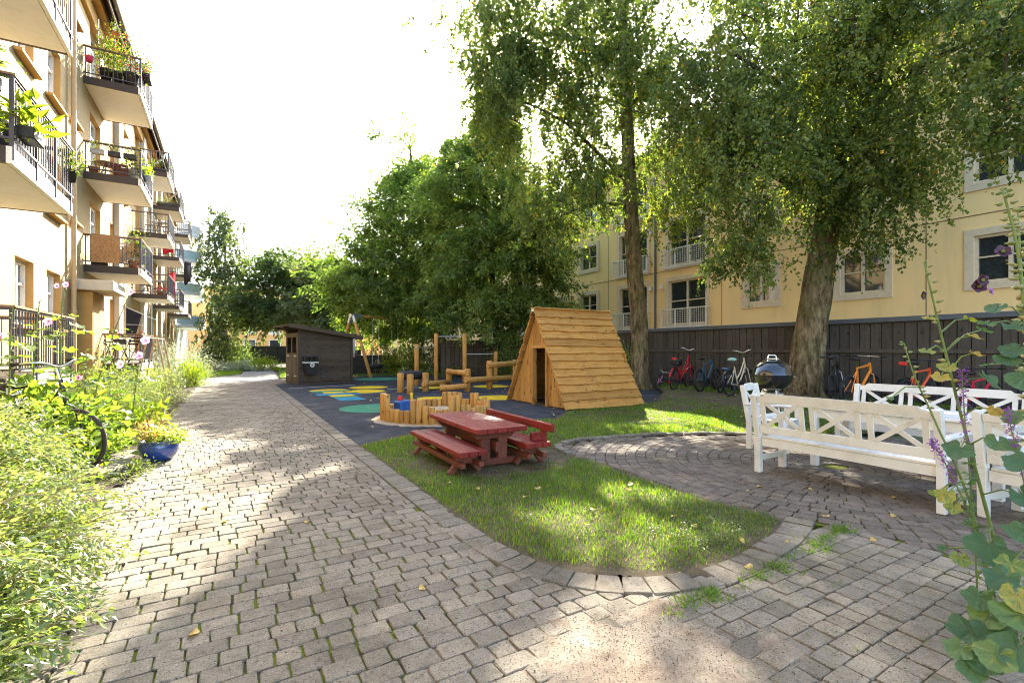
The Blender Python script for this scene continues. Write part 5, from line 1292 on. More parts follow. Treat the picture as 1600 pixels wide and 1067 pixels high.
tree('broadleaf_tree', 'tall loose crowned tree in front of the dark fence left of the playhouse', tbb, [.19, .17, .15, .12, .07, .03], 'bark_dark',
     [(742, 205, 26, 48, 52, 1.8, 48), (712, 240, 26, 34, 45, 1.6, 24), (785, 235, 26, 40, 60, 1.8, 26), (755, 290, 25.8, 80, 70, 2.8, 75), (730, 370, 25.2, 80, 70, 2.8, 55), (800, 400, 25, 75, 80, 2.8, 60), (845, 400, 24.5, 42, 36, 1.6, 14), (850, 470, 24.5, 34, 40, 1.4, 13), (785, 480, 24.5, 80, 40, 2.4, 46), (712, 462, 25, 50, 46, 2.2, 28), (690, 330, 26, 40, 50, 2, 20), (812, 300, 25.5, 34, 60, 1.6, 24), (830, 350, 25, 34, 40, 1.6, 16)], 'leaf_cherry', 330, .185, 'broad', 6, clump=(.72, .45))
tf = [at3(352, 572, 45), at3(352, 480, 45), at3(352, 400, 45), at3(353, 325, 45)]; tf[0].z = 0
tree('birch_tree', 'slender pale birch standing alone at the far end of the path', tf, [.22, .16, .1, .03], 'bark_pale',
     [(352, 340, 45, 12, 22, .9, 9), (352, 385, 45, 23, 35, 1.8, 22), (354, 445, 45, 29, 40, 2.2, 30), (352, 505, 45, 30, 35, 2.2, 30), (336, 400, 45, 10, 18, 1, 6), (372, 420, 45, 14, 20, 1, 8), (350, 545, 44, 30, 22, 2, 16)], 'leaf_far', 170, .2, 'birch', 7, trunk_n=10, clump=(.7, .6))
for k, (lab, tr, bl) in enumerate([
    ('round dark maple left of and behind the shed roof', (452, 45), [(450, 430, 45, 48, 34, 3, 40), (430, 475, 44, 44, 42, 3, 40), (470, 475, 44, 40, 46, 3, 40), (398, 480, 44, 12, 30, 1.2, 8)]),
    ('green broadleaf tree between the maple and the pointed tree', (512, 40), [(510, 440, 41, 30, 38, 2.4, 28), (525, 490, 40, 36, 40, 2.6, 32), (495, 490, 41, 26, 36, 2, 20)])]):
    x, y = at(*tr); tree('broadleaf_tree', lab, [(x, y, 0), (x, y, 4), (x + .3, y, 8)], [.3, .2, .05], 'bark_dark', bl, ('leaf_maple', 'leaf_far')[k], 230, .34, 'broad', 20 + k, trunk_n=8, clump=(.95, .6))

def shrub(name, label, c, rad, n, size, lm, seed=1, cat='shrub', wid=.45, stems=14, rmin=.35, group=None, flat=True, tone=.5):
    r = np.random.default_rng(seed); t = thing(name, label, cat, c, 0, group)
    nc = max(12, n // 45); u = r.normal(size=(nc, 3)); u /= np.linalg.norm(u, axis=1, keepdims=True); u[:, 2] = np.abs(u[:, 2]) if rad[2] < 5 else u[:, 2]
    cc = u * (rmin + (1 - rmin) * r.random((nc, 1)) ** .5) * np.array(rad) * r.uniform(.82, 1.06, (nc, 1)); cc[:, 2] = np.abs(cc[:, 2])
    i = r.integers(0, nc, n); s = .17 * (rad[0] + rad[2]) / 2 + .02; P = cc[i] + r.normal(size=(n, 3)) * s; P[:, 2] = np.maximum(P[:, 2], .02)
    A = norm(P + 1e-3) + r.normal(size=(n, 3)) * .7; A[:, 2] += .1
    sz = size * r.uniform(.6, 1.3, n); tn = r.normal(tone, .15, nc)
    leaves('foliage', P, A, sz, sz * wid, lm, t, np.clip(tn[i] + r.normal(0, .2, n), 0, 1), .15, np.array([0, 0, .9]))
    m = MB()
    for k in range(stems):
        q = cc[r.integers(0, nc)]; m.tube([(q[0] * .12, q[1] * .12, 0), (q[0] * .55, q[1] * .55, q[2] * .6), tuple(q)], [.014, .009, .004], 5, False)
    m.build('stem', 'twig', t); return t
shrub('shrub', 'bright lime green bush under the pointed tree beside the tyre swing', (*at(635, 29), 0), (1.5, 1.3, 2.0), 3400, .15, 'leaf_lime', 31)
shrub('shrub', 'pale leaved bush with whitish foliage behind the left tyre seat', (*at(597, 30), 0), (1.3, 1.2, 1.7), 2600, .13, 'leaf_silver', 32)
shrub('shrub', 'dark green bush at the right end of the tyre swing', (*at(668, 30.5), 0), (1.6, 1.2, 1.9), 3000, .15, 'leaf_maple', 33)
shrub('shrub', 'green bush against the dark fence just left of the playhouse', (*at(798, 23.5), 0), (.95, .8, 1.75), 2600, .12, 'leaf_cherry', 34)
shrub('shrub', 'low bush in front of the dark fence behind the tall posts', (*at(715, 26.5), 0), (1.1, .6, .5), 900, .12, 'leaf_cherry', 37)
shrub('shrub', 'small bush between the playhouse and the slim birch trunk', (*at(968, 18.6), 0), (.75, .6, 1.75), 1800, .09, 'leaf_cherry', 35)
shrub('shrub', 'dark rounded bush around the foot of the far pale birch', (*at(350, 43.5), 0), (2.6, 1.6, 2.2), 3600, .2, 'leaf_maple', 36)
shrub('shrub', 'silvery feathery shrub beside the ground floor terrace', (*at(283, 20.5), 0), (1.15, 1.5, 1.75), 5200, .11, 'leaf_silver', 38, wid=.22)
shrub('shrub', 'green leafy shrub in front of the silvery one at the path edge', (*at(303, 19.5), 0), (.55, .8, 1.2), 1900, .10, 'leaf_lime', 39)
shrub('plant', 'low grey green clump of broad leaves by the far lawn', (*at(372, 33), 0), (1.3, .7, .55), 1000, .2, 'leaf_silver', 40, 'plant')
shrub('shrub', 'small flowering bush on the lawn left of the shed', (*at(412, 34), 0), (1.15, .9, 1.0), 1500, .14, 'leaf_lime', 41)
shrub('plant', 'reddish low plants beside the far dark bush', (*at(330, 36), 0), (.8, .6, .6), 600, .14, 'leaf_coleus', 42, 'plant')
shrub('shrub', 'fine leaved pale green spirea hedge along the path edge', (-1.75, 11.6, 0), (.72, 2.1, .92), 14000, .036, 'leaf_spirea', 43, wid=.35, rmin=.6)
shrub('shrub', 'darker fine leaved juniper like bush behind the blue pot', (-1.7, 9.7, 0), (.5, .9, .72), 7000, .035, 'leaf_cherry', 44, wid=.3, rmin=.6)
shrub('plant', 'bright lime peony leaves at the path edge behind the blue pot', (-1.22, 9.55, 0), (.32, .42, .62), 420, .15, 'leaf_lime', 45, 'plant', wid=.32)
shrub('plant', 'orange tinted leafy plant at the path edge next to the lime leaves', (-1.12, 10.3, 0), (.2, .35, .5), 380, .08, 'leaf_coleus', 46, 'plant')
shrub('plant', 'dark green ground cover left of the blue pot', (-1.55, 8.2, 0), (.48, .55, .42), 1500, .07, 'leaf_cherry', 47, 'plant', wid=.6)
shrub('plant', 'leafy yellow green perennials at the back of the bed', (-2.2, 13.5, 0), (.6, 2.6, 1.1), 4500, .08, 'leaf_shrub', 48, 'plant')
shrub('shrub', 'leafy hedge of mixed perennials further along the bed', (-1.7, 16.6, 0), (.65, 2.4, .9), 5000, .07, 'leaf_spirea', 49)

# foreground spirea with long arching sprays
def spray_bush(label, base, spread, n, hmax, seed, lm='leaf_spirea', ls=.034, per=85):
    r = np.random.default_rng(seed); t = thing('spirea_bush', label, 'shrub', (*base, 0)); m = MB(); Ps = []; As = []; Rn = []
    for k in range(n):
        a = r.uniform(0, 2 * PI); q = math.sqrt(r.random()); b = np.array([math.cos(a) * q * spread[0] * .75, math.sin(a) * q * spread[1] * .8, 0])
        o = np.array([math.cos(a) * spread[0], math.sin(a) * spread[1], 0]) * r.uniform(.25, .72); H = hmax * r.uniform(.55, 1.05) * (1 - .42 * q); s = np.linspace(0, 1, 12)[:, None]
        droop = r.uniform(.1, .75) * H
        pts = b + o * s ** 1.4 + np.array([0, 0, 1]) * (H * np.sin(s * PI * .52) - droop * s ** 3)
        pts[:, 2] = np.maximum(pts[:, 2], .03)
        m.tube([tuple(p) for p in pts], list(np.linspace(.007, .002, 12)), 4, False)
        L = per; tt = r.uniform(.16, 1.02, L) * 11; i0 = np.clip(tt.astype(int), 0, 10); f = np.minimum(tt - i0, 1.2)[:, None]
        P = pts[i0] * (1 - f) + pts[i0 + 1] * f; D = norm(pts[i0 + 1] - pts[i0])
        sd = norm(np.cross(D, np.array([0, 0, 1.0])) + 1e-6) * np.where(r.random(L) < .5, 1, -1)[:, None]
        # side shoots
        so = r.uniform(0, .13, L)[:, None] * (1 - .3 * (tt / 11)[:, None]); P = P + sd * so + r.normal(size=(L, 3)) * .018
        Ps.append(P); As.append(D * .9 + sd * .8 + r.normal(size=(L, 3)) * .3 + np.array([0, 0, .15])); Rn.append(np.clip(r.normal(r.normal(.45, .18), .18, L), 0, 1))
    m.build('stem', 'stick', t); P = np.concatenate(Ps); sz = ls * r.uniform(.6, 1.25, len(P))
    leaves('foliage', P, np.concatenate(As), sz, sz * .5, lm, t, np.concatenate(Rn), .1, np.array([0, 0, .8])); return t
spray_bush('arching small leaved spirea spilling over the paving in the left foreground', (-1.62, 3.75), (.84, 1.3), 400, 1.02, 61, per=115, ls=.042)
spray_bush('taller arching small leaved bush at the left edge behind the spilling one', (-1.95, 5.55), (.66, 1.15), 280, 1.42, 62, 'leaf_spirea', per=110, ls=.044)

# mallow / hollyhock
def mallow_leaf(m, p, nrm, tip, s, lobes=5, cup=.18, rr=None, vein=0):
    nrm = Vector(nrm).normalized(); tip = Vector(tip); tip = (tip - nrm * tip.dot(nrm)).normalized(); sd = nrm.cross(tip); n = 72 if vein else 30; p = Vector(p)
    rings = (.3, .6, .85, 1.0); V = [p]; ph = random.uniform(0, 6); wv = random.uniform(.05, .12); sk = random.uniform(.88, 1.12); bend = random.uniform(-.25, .3)
    for rad in rings:
        for k in range(n):
            a = -PI * .93 + 2 * PI * .93 * k / (n - 1); e = 1 - (.10 * (1 - math.cos(a * lobes)) * .5 * 1.6 + .02 * math.sin(a * 17 + ph)) * rad ** 2
            q = rad * s * e * (.80 + .2 * math.cos(a)); x = q * math.cos(a) + .1 * s; y = q * math.sin(a) * sk
            h = cup * s * rad * rad * .55 + .055 * s * math.cos(a * lobes) * rad + wv * s * rad ** 2 * math.sin(a * 4 + ph) - bend * x * abs(x) / s + random.gauss(0, .014) * s
            V.append(p + tip * x + sd * y + nrm * h)
    F = [(0, 1 + k, 2 + k) for k in range(n - 1)] + [(1 + l * n + k, 1 + l * n + n + k, 2 + l * n + n + k, 2 + l * n + k) for l in range(3) for k in range(n - 1)]
    m.r = random.random() if rr is None else rr; m._add(V, F, True)
    if vein:   # paler veins running out to the lobes
        o = len(m.rn) - len(F)
        for q in range(len(F)):
            k = q % (n - 1); l = 0 if q < n - 1 else 1 + (q - n + 1) // (n - 1); a = -PI * .93 + 2 * PI * .93 * (k + .5) / (n - 1); c = math.cos(a * lobes)
            if c > (.985 if l == 3 else .97 if l == 2 else .9 if l == 1 else .6): m.rn[o + q] += vein
            else: m.rn[o + q] += random.gauss(0, .035)
def flower(parent, p, nrm, s, mt, base):
    m = MB(); nrm = Vector(nrm).normalized(); a0 = Vector((0, 0, 1)); u = nrm.cross(a0).normalized(); v = nrm.cross(u); n = 30; V = [Vector(p)]
    for rad, h in ((.45, .28), (.8, .42), (1.0, .46)):
        for k in range(n):
            a = 2 * PI * k / n; e = 1 + (.10 * math.cos(a * 5)) * rad; V.append(Vector(p) + (u * math.cos(a) + v * math.sin(a)) * s * rad * e + nrm * s * (h + .07 * math.cos(a * 5 + 1) * rad + random.gauss(0, .02)))
    m._add(V, [(0, 1 + k, 1 + (k + 1) % n) for k in range(n)] + [(1 + l * n + k, 1 + l * n + n + k, 1 + l * n + n + (k + 1) % n, 1 + l * n + (k + 1) % n) for l in range(2) for k in range(n)], True)
    for i in range(len(m.rn)): m.rn[i] = .2 if i < n else random.uniform(.3, 1)
    m.M = None; o = m.build('flower', mt, parent); c = MB(); c.tube([Vector(p), Vector(p) + nrm * s * .45], [.006, .009], 6); c.build('stamen', 'leaf_lime', o); return o
def hollyhock(label, path, s_leaf, n_leaf, flowers, seed, lm='leaf_mallow', r0=.012, leaf_zone=(.1, .75), extra=(), pods=True, cat='plant', pod=.016, petiole=.16):
    rd = random.Random(seed); random.seed(seed); base = Vector(path[0]); base.z = 0; t = thing('hollyhock', label, cat, base)
    P = [p - base for p in catmull(path, 8)]; n = len(P); m = MB(); m.tube(P, list(np.linspace(r0, r0 * .35, n)), 8); m.build('stalk', 'stem_green', t)
    f = MB(); st = MB()
    for k in range(n_leaf):
        q = leaf_zone[0] + (leaf_zone[1] - leaf_zone[0]) * (k + rd.random()) / n_leaf; p = P[min(n - 1, int(q * (n - 1)))]; a = k * 2.4 + rd.random() * .8
        L = petiole * rd.uniform(.7, 1.4) * (1.25 - q); e = p + Vector((math.cos(a) * L, math.sin(a) * L, L * rd.uniform(.1, .6))); st.tube([p, (p + e) / 2 + Vector((0, 0, .02)), e], [.004, .003, .0025], 5, False)
        mallow_leaf(f, e, (math.cos(a) * .35, math.sin(a) * .35, 1), (math.cos(a), math.sin(a), -.35), s_leaf * rd.uniform(.6, 1.15) * (1.2 - .6 * q), rr=rd.random() * .8)
    for px, py, d, sz, rr, tilt in extra:
        e = at3(px, py, d) - base; p = min(P, key=lambda v: (v - e - Vector((0, 0, -.05))).length); st.tube([p, (p + e) / 2 + Vector((0, 0, .03)), e], [.0045, .0035, .003], 6, False); q = (e - p); a = math.atan2(q.y, q.x) + rd.gauss(0, .3)
        mallow_leaf(f, e, (math.cos(a) * tilt - FW[0] * .35, math.sin(a) * tilt - FW[1] * .35, 1), (math.cos(a), math.sin(a), -.5), sz * .74, rr=rr, vein=.13)
    if f.v: f.build('leaf', lm, t)
    if st.v: st.build('petiole', 'stem_green', t)
    if pods:
        b = MB(); i0 = int(n * (leaf_zone[1] - .25))
        for k in range(i0, n):
            for j in range(2 if pod > .013 else 1):
                a = rd.random() * 6.3; p = P[k] + Vector((math.cos(a), math.sin(a), .2)) * rd.uniform(.018, .03) * pod / .016; b.r = min(1, max(0, rd.gauss(.55 - .5 * (k - i0) / max(1, n - i0), .22))); s = pod * rd.uniform(.75, 1.2) * (1.15 - .4 * (k - i0) / max(1, n - i0))
                b.ball(p, s, 8, (1, 1, .75)); b.tube([p + Vector((math.cos(a), math.sin(a), .1)) * s * .7, p + Vector((math.cos(a), math.sin(a), .15)) * s * 1.7], [s * .5, s * .08], 5, False)
        b.build('bud', 'seed_pod', t)
    for px, py, d, s, mt in flowers:
        e = at3(px, py, d) - base; flower(t, e, (-FW[0] + rd.uniform(-.5, .5), -FW[1] + rd.uniform(-.5, .5), rd.uniform(-.1, .35)), s, mt, base)
    return t
def stalk(pts, d): return [at3(a, b, d) for a, b in pts]
LH = [('hollyhock with two pale pink flowers near its top against the cream wall', [(96, 700), (95, 560), (96, 500), (103, 430)], 6.6, [(90, 447, 6.55, .035, 'petal_pink'), (104, 445, 6.55, .04, 'petal_pink'), (78, 502, 6.5, .06, 'petal_pink')]),
      ('leafy yellow green hollyhock in front of the terrace railing', [(50, 720), (52, 600), (56, 520), (62, 470)], 6.1, []),
      ('slanting hollyhock stalk with one pink flower at the tip', [(135, 720), (150, 610), (178, 520), (207, 448)], 7.4, [(206, 456, 7.3, .055, 'petal_pink')]),
      ('hollyhock with three pink flowers above the blue pot', [(196, 720), (208, 640), (215, 580), (226, 520)], 7.3, [(229, 532, 7.2, .065, 'petal_pink'), (219, 556, 7.2, .06, 'petal_pink'), (190, 569, 7.0, .06, 'petal_pink')]),
      ('short hollyhock with a dusty pink flower in the middle of the bed', [(128, 720), (131, 640), (134, 590), (135, 555)], 6.3, [(124, 590, 6.2, .035, 'petal_pink')]),
      ('hollyhock with a magenta flower at the left picture edge', [(10, 740), (14, 620), (16, 540), (20, 480)], 5.6, [(2, 527, 5.5, .06, 'petal_pink')]),
      ('bushy hollyhock seedling with large yellow green leaves beside the old bicycle', [(165, 740), (170, 680), (172, 640), (172, 600)], 6.6, [(165, 682, 6.3, .03, 'petal_pink')])]
for k, (lab, pts, d, fl) in enumerate(LH):
    hollyhock(lab, stalk(pts, d), .12, 22, fl, 70 + k, leaf_zone=(.05, .72), pod=.013, petiole=.26)
shrub('plant', 'mass of yellow green mallow leaves filling the bed behind the old bicycle', (-2.05, 8.0, 0), (.75, 1.7, 1.0), 2600, .11, 'leaf_mallow', 52, 'plant', wid=.85)
spray_bush('low arching small leaved sprays creeping over the setts at the bottom left corner', (-1.32, 2.75), (.62, .75), 170, .72, 63, per=105, ls=.042)
shrub('plant', 'thin leafy weeds in front of the old bicycle wheel', (-1.6, 7.15, 0), (.3, .3, .28), 150, .05, 'leaf_mallow', 57, 'plant', wid=.6)
shrub('plant', 'leafy undergrowth around the old bicycle', (-1.95, 6.9, 0), (.5, .8, .7), 1600, .085, 'leaf_shrub', 53, 'plant', wid=.7)

D = 2.45
E1 = [(1432, 525, D, .03, .6, .2), (1440, 612, D, .03, .4, .2)]
hollyhock('thin leaning hollyhock stalk with dry pods in front of the white bench', stalk([(1560, 1010), (1520, 800), (1462, 660), (1430, 590), (1412, 535)], 2.5), .045, 0, [], 90, 'leaf_mallow_near', .0075, (.2, .8), [(1392, 622, 2.45, .028, .5, .2), (1490, 790, 2.4, .07, .75, .5), (1462, 770, 2.4, .05, .7, .4)], True, pod=.0095)
hollyhock('tall hollyhock with yellowing leaves and one withered dark flower right of the bench', stalk([(1600, 1040), (1555, 850), (1502, 650), (1470, 520), (1444, 410)], 2.55), .06, 0, [(1440, 462, 2.5, .022, 'petal_dark')], 91, 'leaf_mallow_near', .011, (.2, .85),
          [(1452, 497, 2.5, .05, .85, .2), (1515, 498, 2.6, .06, .78, .3), (1518, 525, 2.5, .062, .95, .2), (1535, 515, 2.75, .08, .2, .4), (1448, 548, 2.5, .055, .72, .3), (1521, 552, 2.5, .058, 1.0, .3), (1470, 588, 2.4, .075, .9, .3), (1482, 572, 2.45, .07, .76, .4), (1540, 590, 2.45, .10, .3, .5), (1500, 700, 2.4, .10, .25, .4), (1560, 690, 2.35, .12, .45, .4), (1480, 770, 2.35, .08, .76, .9), (1555, 640, 2.4, .06, .98, .4), (1545, 850, 2.3, .15, .15, .2), (1600, 775, 2.3, .16, .1, .2), (1500, 870, 2.3, .07, .7, .6)], True, pod=.012)
hollyhock('tallest hollyhock with dark maroon flowers and green pods at the right edge', stalk([(1640, 1060), (1625, 850), (1612, 650), (1600, 480), (1588, 380), (1566, 295)], 2.35), .06, 0, [(1528, 448, 2.3, .03, 'petal_dark'), (1533, 438, 2.28, .026, 'petal_dark'), (1565, 395, 2.3, .032, 'petal_dark'), (1546, 456, 2.3, .018, 'petal_purple')], 92, 'leaf_mallow_near', .013, (.2, .62),
          [(1560, 480, 2.3, .075, .3, .5), (1545, 505, 2.35, .06, .4, .4), (1590, 545, 2.3, .10, .1, .4), (1600, 590, 2.25, .11, .35, .4), (1575, 560, 2.3, .08, .05, .4), (1595, 650, 2.3, .10, .5, .4), (1590, 510, 2.3, .09, .2, .3), (1600, 720, 2.2, .12, .2, .3), (1570, 900, 2.1, .12, .05, .3), (1560, 985, 2.0, .13, .1, .4), (1590, 930, 2.0, .12, .78, .5), (1520, 985, 2.05, .12, .02, .3), (1545, 1030, 1.95, .12, .15, .3), (1590, 1010, 1.9, .14, .3, .3), (1515, 1040, 1.95, .09, .35, .4), (1475, 855, 2.4, .04, .1, .6), (1560, 1020, 1.9, .11, .62, .6), (1595, 960, 1.95, .13, .55, .5), (1530, 930, 2.1, .09, .3, .6), (1580, 880, 2.15, .10, .66, .4), (1600, 830, 2.2, .11, .35, .4), (1500, 1010, 2.0, .08, .5, .5), (1545, 960, 2.05, .1, .58, .5)], True, pod=.015)
hollyhock('second hollyhock with ochre seed pods close behind the tallest one', stalk([(1670, 1050), (1640, 800), (1612, 600), (1598, 450), (1590, 330)], 2.6), .06, 6, [], 93, 'leaf_mallow_near', .011, (.3, .7), [(1600, 440, 2.6, .05, .3, .4)], True, pod=.017)
def loosestrife(label, pts, d, seed):
    rd = random.Random(seed); P = catmull(stalk(pts, d), 8); base = Vector((P[0].x, P[0].y, 0)); t = thing('loosestrife', label, 'plant', base); P = [p - base for p in P]; n = len(P)
    m = MB(); m.tube(P, list(np.linspace(.005, .002, n)), 6); m.build('stalk', 'stem_green', t); Pp = []; A = []; L = []; A2 = []
    for k in range(n):
        for j in range(13 if k > n * .55 else 5):
            q = P[k] + Vector((rd.gauss(0, .008), rd.gauss(0, .008), rd.gauss(0, .01))); (Pp if k > n * .55 else L).append(list(q)); (A if k > n * .55 else A2).append([rd.gauss(0, 1), rd.gauss(0, 1), rd.gauss(.2, .6)])
    leaves('flower', np.array(Pp), np.array(A), .017, .008, 'petal_purple', t); leaves('leaf', np.array(L), np.array(A2), .05, .012, 'leaf_mallow_near', t, np.random.default_rng(seed).random(len(L)) * .7)
loosestrife('purple loosestrife spike in front of the far white bench', [(1530, 980), (1520, 800), (1508, 660), (1503, 580)], 2.5, 1)
loosestrife('purple loosestrife spike at the armrest of the near bench', [(1570, 1000), (1530, 840), (1480, 730), (1455, 690)], 2.4, 2)
loosestrife('purple loosestrife spike among the big leaves on the far right', [(1640, 1000), (1620, 850), (1590, 710), (1572, 640)], 2.3, 3)

# blue glazed pot
t = thing('glazed_pot', 'blue glazed round pot standing on the setts at the bed edge', 'pot', (-.78, 7.85, 0), scale=.84)
m = MB(); m.lathe([(0, 0), (.16, 0), (.19, .02), (.245, .1), (.27, .18), (.262, .25), (.25, .285), (.268, .30), (.268, .315), (.245, .315), (.235, .28), (.0, .27)], 36); m.build('body', 'blue_glaze', t); m = MB(); m.lathe([(.237, .275), (0, .285)], 24); m.build('soil', 'bed_soil', t)
shrub('plant', 'rust coloured coleus growing in the blue pot', (-.86, 7.9, .22), (.19, .17, .25), 260, .075, 'leaf_coleus', 54, 'plant', wid=.5)
shrub('plant', 'pale yellow trailing plant on the right side of the blue pot', (-.71, 7.8, .22), (.23, .2, .17), 800, .034, 'leaf_lime', 55, 'plant', wid=.6)
shrub('plant', 'creeping weeds spilling over the stone slab beside the blue pot', (-1.0, 6.9, .0), (.32, .5, .1), 320, .045, 'leaf_shrub', 56, 'plant')
# ------------------------------------------------------------------ things on the balconies and terraces
def potted(label, loc, h, r_, pot, lm, n, ls, seed, spread=1.0, box=None, hgt=.35, flowers=None):
    t = thing('potted_plant', label, 'potted plant', loc)
    m = MB()
    if box: m.box((0, 0, h / 2), (box[0], box[1], h), ch=.015)
    else: m.lathe([(0, 0), (r_ * .72, 0), (r_, h * .92), (r_ * 1.08, h * .93), (r_ * 1.08, h), (r_ * .9, h), (r_ * .88, h * .9), (0, h * .9)], 16)
    m.build('pot', pot, t); r = np.random.default_rng(seed)
    sx, sy = (box[0] * .55, box[1] * .7) if box else (r_ * 1.5 * spread,) * 2
    P = r.normal(size=(n, 3)) * np.array([sx * .6, sy * .6, hgt * .35]) + np.array([0, 0, h + hgt * .45]); P[:, 2] = np.maximum(P[:, 2], h * .7)
    A = norm(P - np.array([0, 0, h])) + r.normal(size=(n, 3)) * .5; leaves('foliage', P, A, ls * r.uniform(.6, 1.3, n), ls * .55, lm, t, r.random(n), .15, np.array([0, 0, .8]))
    if flowers: k = n // 4; Q = P[r.integers(0, n, k)] + r.normal(size=(k, 3)) * .05; leaves('blossom', Q, r.normal(size=(k, 3)), ls * .7, ls * .6, flowers, t, r.random(k), .1)
    return t
def chair_set(label, loc, rz, mt='dark_metal', h=.86):
    t = thing('folding_chair', label, 'chair', loc, R(rz)); m = MB()
    for s in (-1, 1): m.tube([(.22, s * .2, 0), (-.2, s * .2, h)], .012, 6); m.tube([(-.22, s * .18, 0), (.2, s * .18, .46)], .012, 6)
    m.build('frame', mt, t); m = MB()
    for k in range(5): m.box((-.14 + k * .08, 0, .45), (.065, .38, .018))
    m.build('seat', mt, t); m = MB()
    for z in (.62, .72, .82): m.box((-.085 - (z - .62) * .48, 0, z), (.016, .4, .06))
    m.build('backrest', mt, t)
def small_table(label, loc, mt, h=.7, r_=.33):
    t = thing('balcony_table', label, 'table', loc); m = MB(); m.cyl((0, 0, h - .03), (0, 0, h), r_, 24); m.build('tabletop', mt, t)
    for a in (0, 120, 240): m = MB(); m.cyl((.08 * math.cos(R(a)), .08 * math.sin(R(a)), h - .03), (.28 * math.cos(R(a)), .28 * math.sin(R(a)), 0), .014, 6); m.build('leg', 'dark_metal', t)
F = lambda lv: lv + .222
# top balcony of the second column
z = F(9.67)
potted('tall green plant in a dark pot by the wall on the top balcony', (-3.3, 19.62, z), .42, .16, 'pot_dark', 'leaf_shrub', 380, .1, 1, 1.1, hgt=1.1)
potted('leafy plant in a dark pot at the middle of the top balcony', (-3.02, 19.6, z), .38, .15, 'pot_dark', 'leaf_lime', 320, .09, 2, 1.2, hgt=.9)
potted('red flowering plant in a dark tub near the outer corner of the top balcony', (-2.68, 19.62, z), .45, .2, 'pot_dark', 'leaf_shrub', 420, .09, 3, 1.3, hgt=1.0, flowers='petal_red')
potted('trailing plant with red flowers hanging outside the top balcony corner', (-2.3, 20.1, z + .55), .16, .2, 'pot_dark', 'leaf_shrub', 420, .07, 4, 1.2, box=(.2, .6), hgt=.5, flowers='petal_red')
potted('small plant in a white pot on the top balcony floor', (-2.87, 19.72, z), .2, .1, 'pot_grey', 'leaf_lime', 120, .07, 8, 1.1, hgt=.4)
t = thing('trellis', 'thin metal trellis standing on the top balcony', 'trellis', (-3.1, 19.7, z)); m = MB()
for x in (-.4, .0, .4): m.tube([(x, 0, 0), (x, 0, 2.0)], .014, 6)
for k in range(6): m.tube([(-.4, 0, .5 + k * .3), (.4, 0, .5 + k * .3)], .008, 5)
m.build('frame', 'dark_metal', t)
potted('terracotta pot hung high on the top balcony trellis', (-3.05, 19.62, z + 1.5), .16, .1, 'terracotta', 'leaf_shrub', 90, .07, 5, 1.2, hgt=.3)
t = thing('pink_pot', 'small pink pot hooked on the top balcony railing', 'pot', (-3.66, 19.36, z + .42)); m = MB(); m.lathe([(0, 0), (.08, 0), (.11, .17), (.1, .17), (.09, .15), (0, .15)], 14); m.build('body', 'pot_pink', t); m = MB(); m.tube([(-.03, .0, .15), (-.03, .05, .25), (.03, .05, .25), (.03, 0, .15)], .006, 5); m.build('hook', 'dark_metal', t)
z = F(6.74)
for k, x in enumerate((-3.45, -3.05, -2.66)): potted('grey flower box on the middle balcony railing, ' + ('nearest the wall', 'middle of three', 'nearest the outer corner')[k], (x, 19.36, z + .55), .16, .1, ('pot_grey', 'pot_dark', 'pot_dark')[k], 'leaf_shrub', 90, .06, 20 + k, 1, box=(.32, .16), hgt=.22)
potted('terracotta pot on the floor of the middle balcony', (-3.6, 19.6, z), .2, .13, 'terracotta', 'leaf_shrub', 90, .07, 26, 1, hgt=.25)
potted('lime leaved plant at the outer corner of the middle balcony', (-2.62, 19.62, z), .3, .14, 'pot_grey', 'leaf_lime', 160, .1, 27, 1.2, hgt=.35)
t = thing('wooden_crate', 'wooden slatted crate on the middle balcony', 'crate', (-2.95, 19.72, z), R(5)); m = MB()
for k in range(4):
    for s in (-1, 1): m.rand().box((0, s * .19, .07 + k * .1), (.36, .016, .085))
    for s in (-1, 1): m.rand().box((s * .18, 0, .07 + k * .1), (.016, .36, .085))
m.build('slats', 'red_worn', t); m = MB(); m.box((0, 0, .012), (.34, .36, .02)); m.build('bottom', 'red_worn', t)
small_table('brown low table on the middle balcony', (-3.3, 19.85, z), 'rail_wood', .45, .34)
potted('lime leaved plant hanging on the grey screen side of the middle balcony', (-2.28, 20.3, z + .2), .14, .1, 'pot_grey', 'leaf_lime', 150, .1, 28, 1, box=(.16, .5), hgt=.3)
z = F(3.87)
m = MB(); n = 14
for k in range(n):
    for side in (0, 1):
        pass
prof = [(19.345, z + .08), (19.335, z + .5), (19.345, z + .9), (19.375, z + .965), (19.42, z + .97), (19.46, z + .9), (19.47, z + .55)]
for (y0, z0), (y1, z1) in zip(prof, prof[1:]): m._add([(-3.62, y0, z0), (-2.92, y0, z0), (-2.92, y1, z1), (-3.62, y1, z1)], [(0, 1, 2, 3)])
o = m.build('hanging_rug', 'rug'); tag(o, 'orange brown rug hung over the lowest balcony railing', 'rug'); md = o.modifiers.new('thick', 'SOLIDIFY'); md.thickness = .02
t = thing('cardboard_panel', 'pale brown folded panel leaning on the lowest balcony beside the rug', 'panel', (-2.8, 19.75, z + .25), R(8)); m = MB(); m.bar((-.28, 0, 0), (.3, .0, .55), .03, .34, up=(0, 0, 1)); m.build('board', 'cardboard', t)
chair_set('pale folding chair behind the rug on the lowest balcony', (-3.0, 20.1, z), 95, 'paint_silver')
potted('green plant in a box at the foot of the rug', (-3.45, 19.6, z), .16, .12, 'pot_dark', 'leaf_shrub', 220, .08, 30, 1, box=(.4, .2), hgt=.25)
potted('tall yellow green plant at the outer corner of the lowest balcony', (-2.62, 19.8, z), .25, .15, 'terracotta', 'leaf_shrub', 260, .09, 31, 1, hgt=.9)
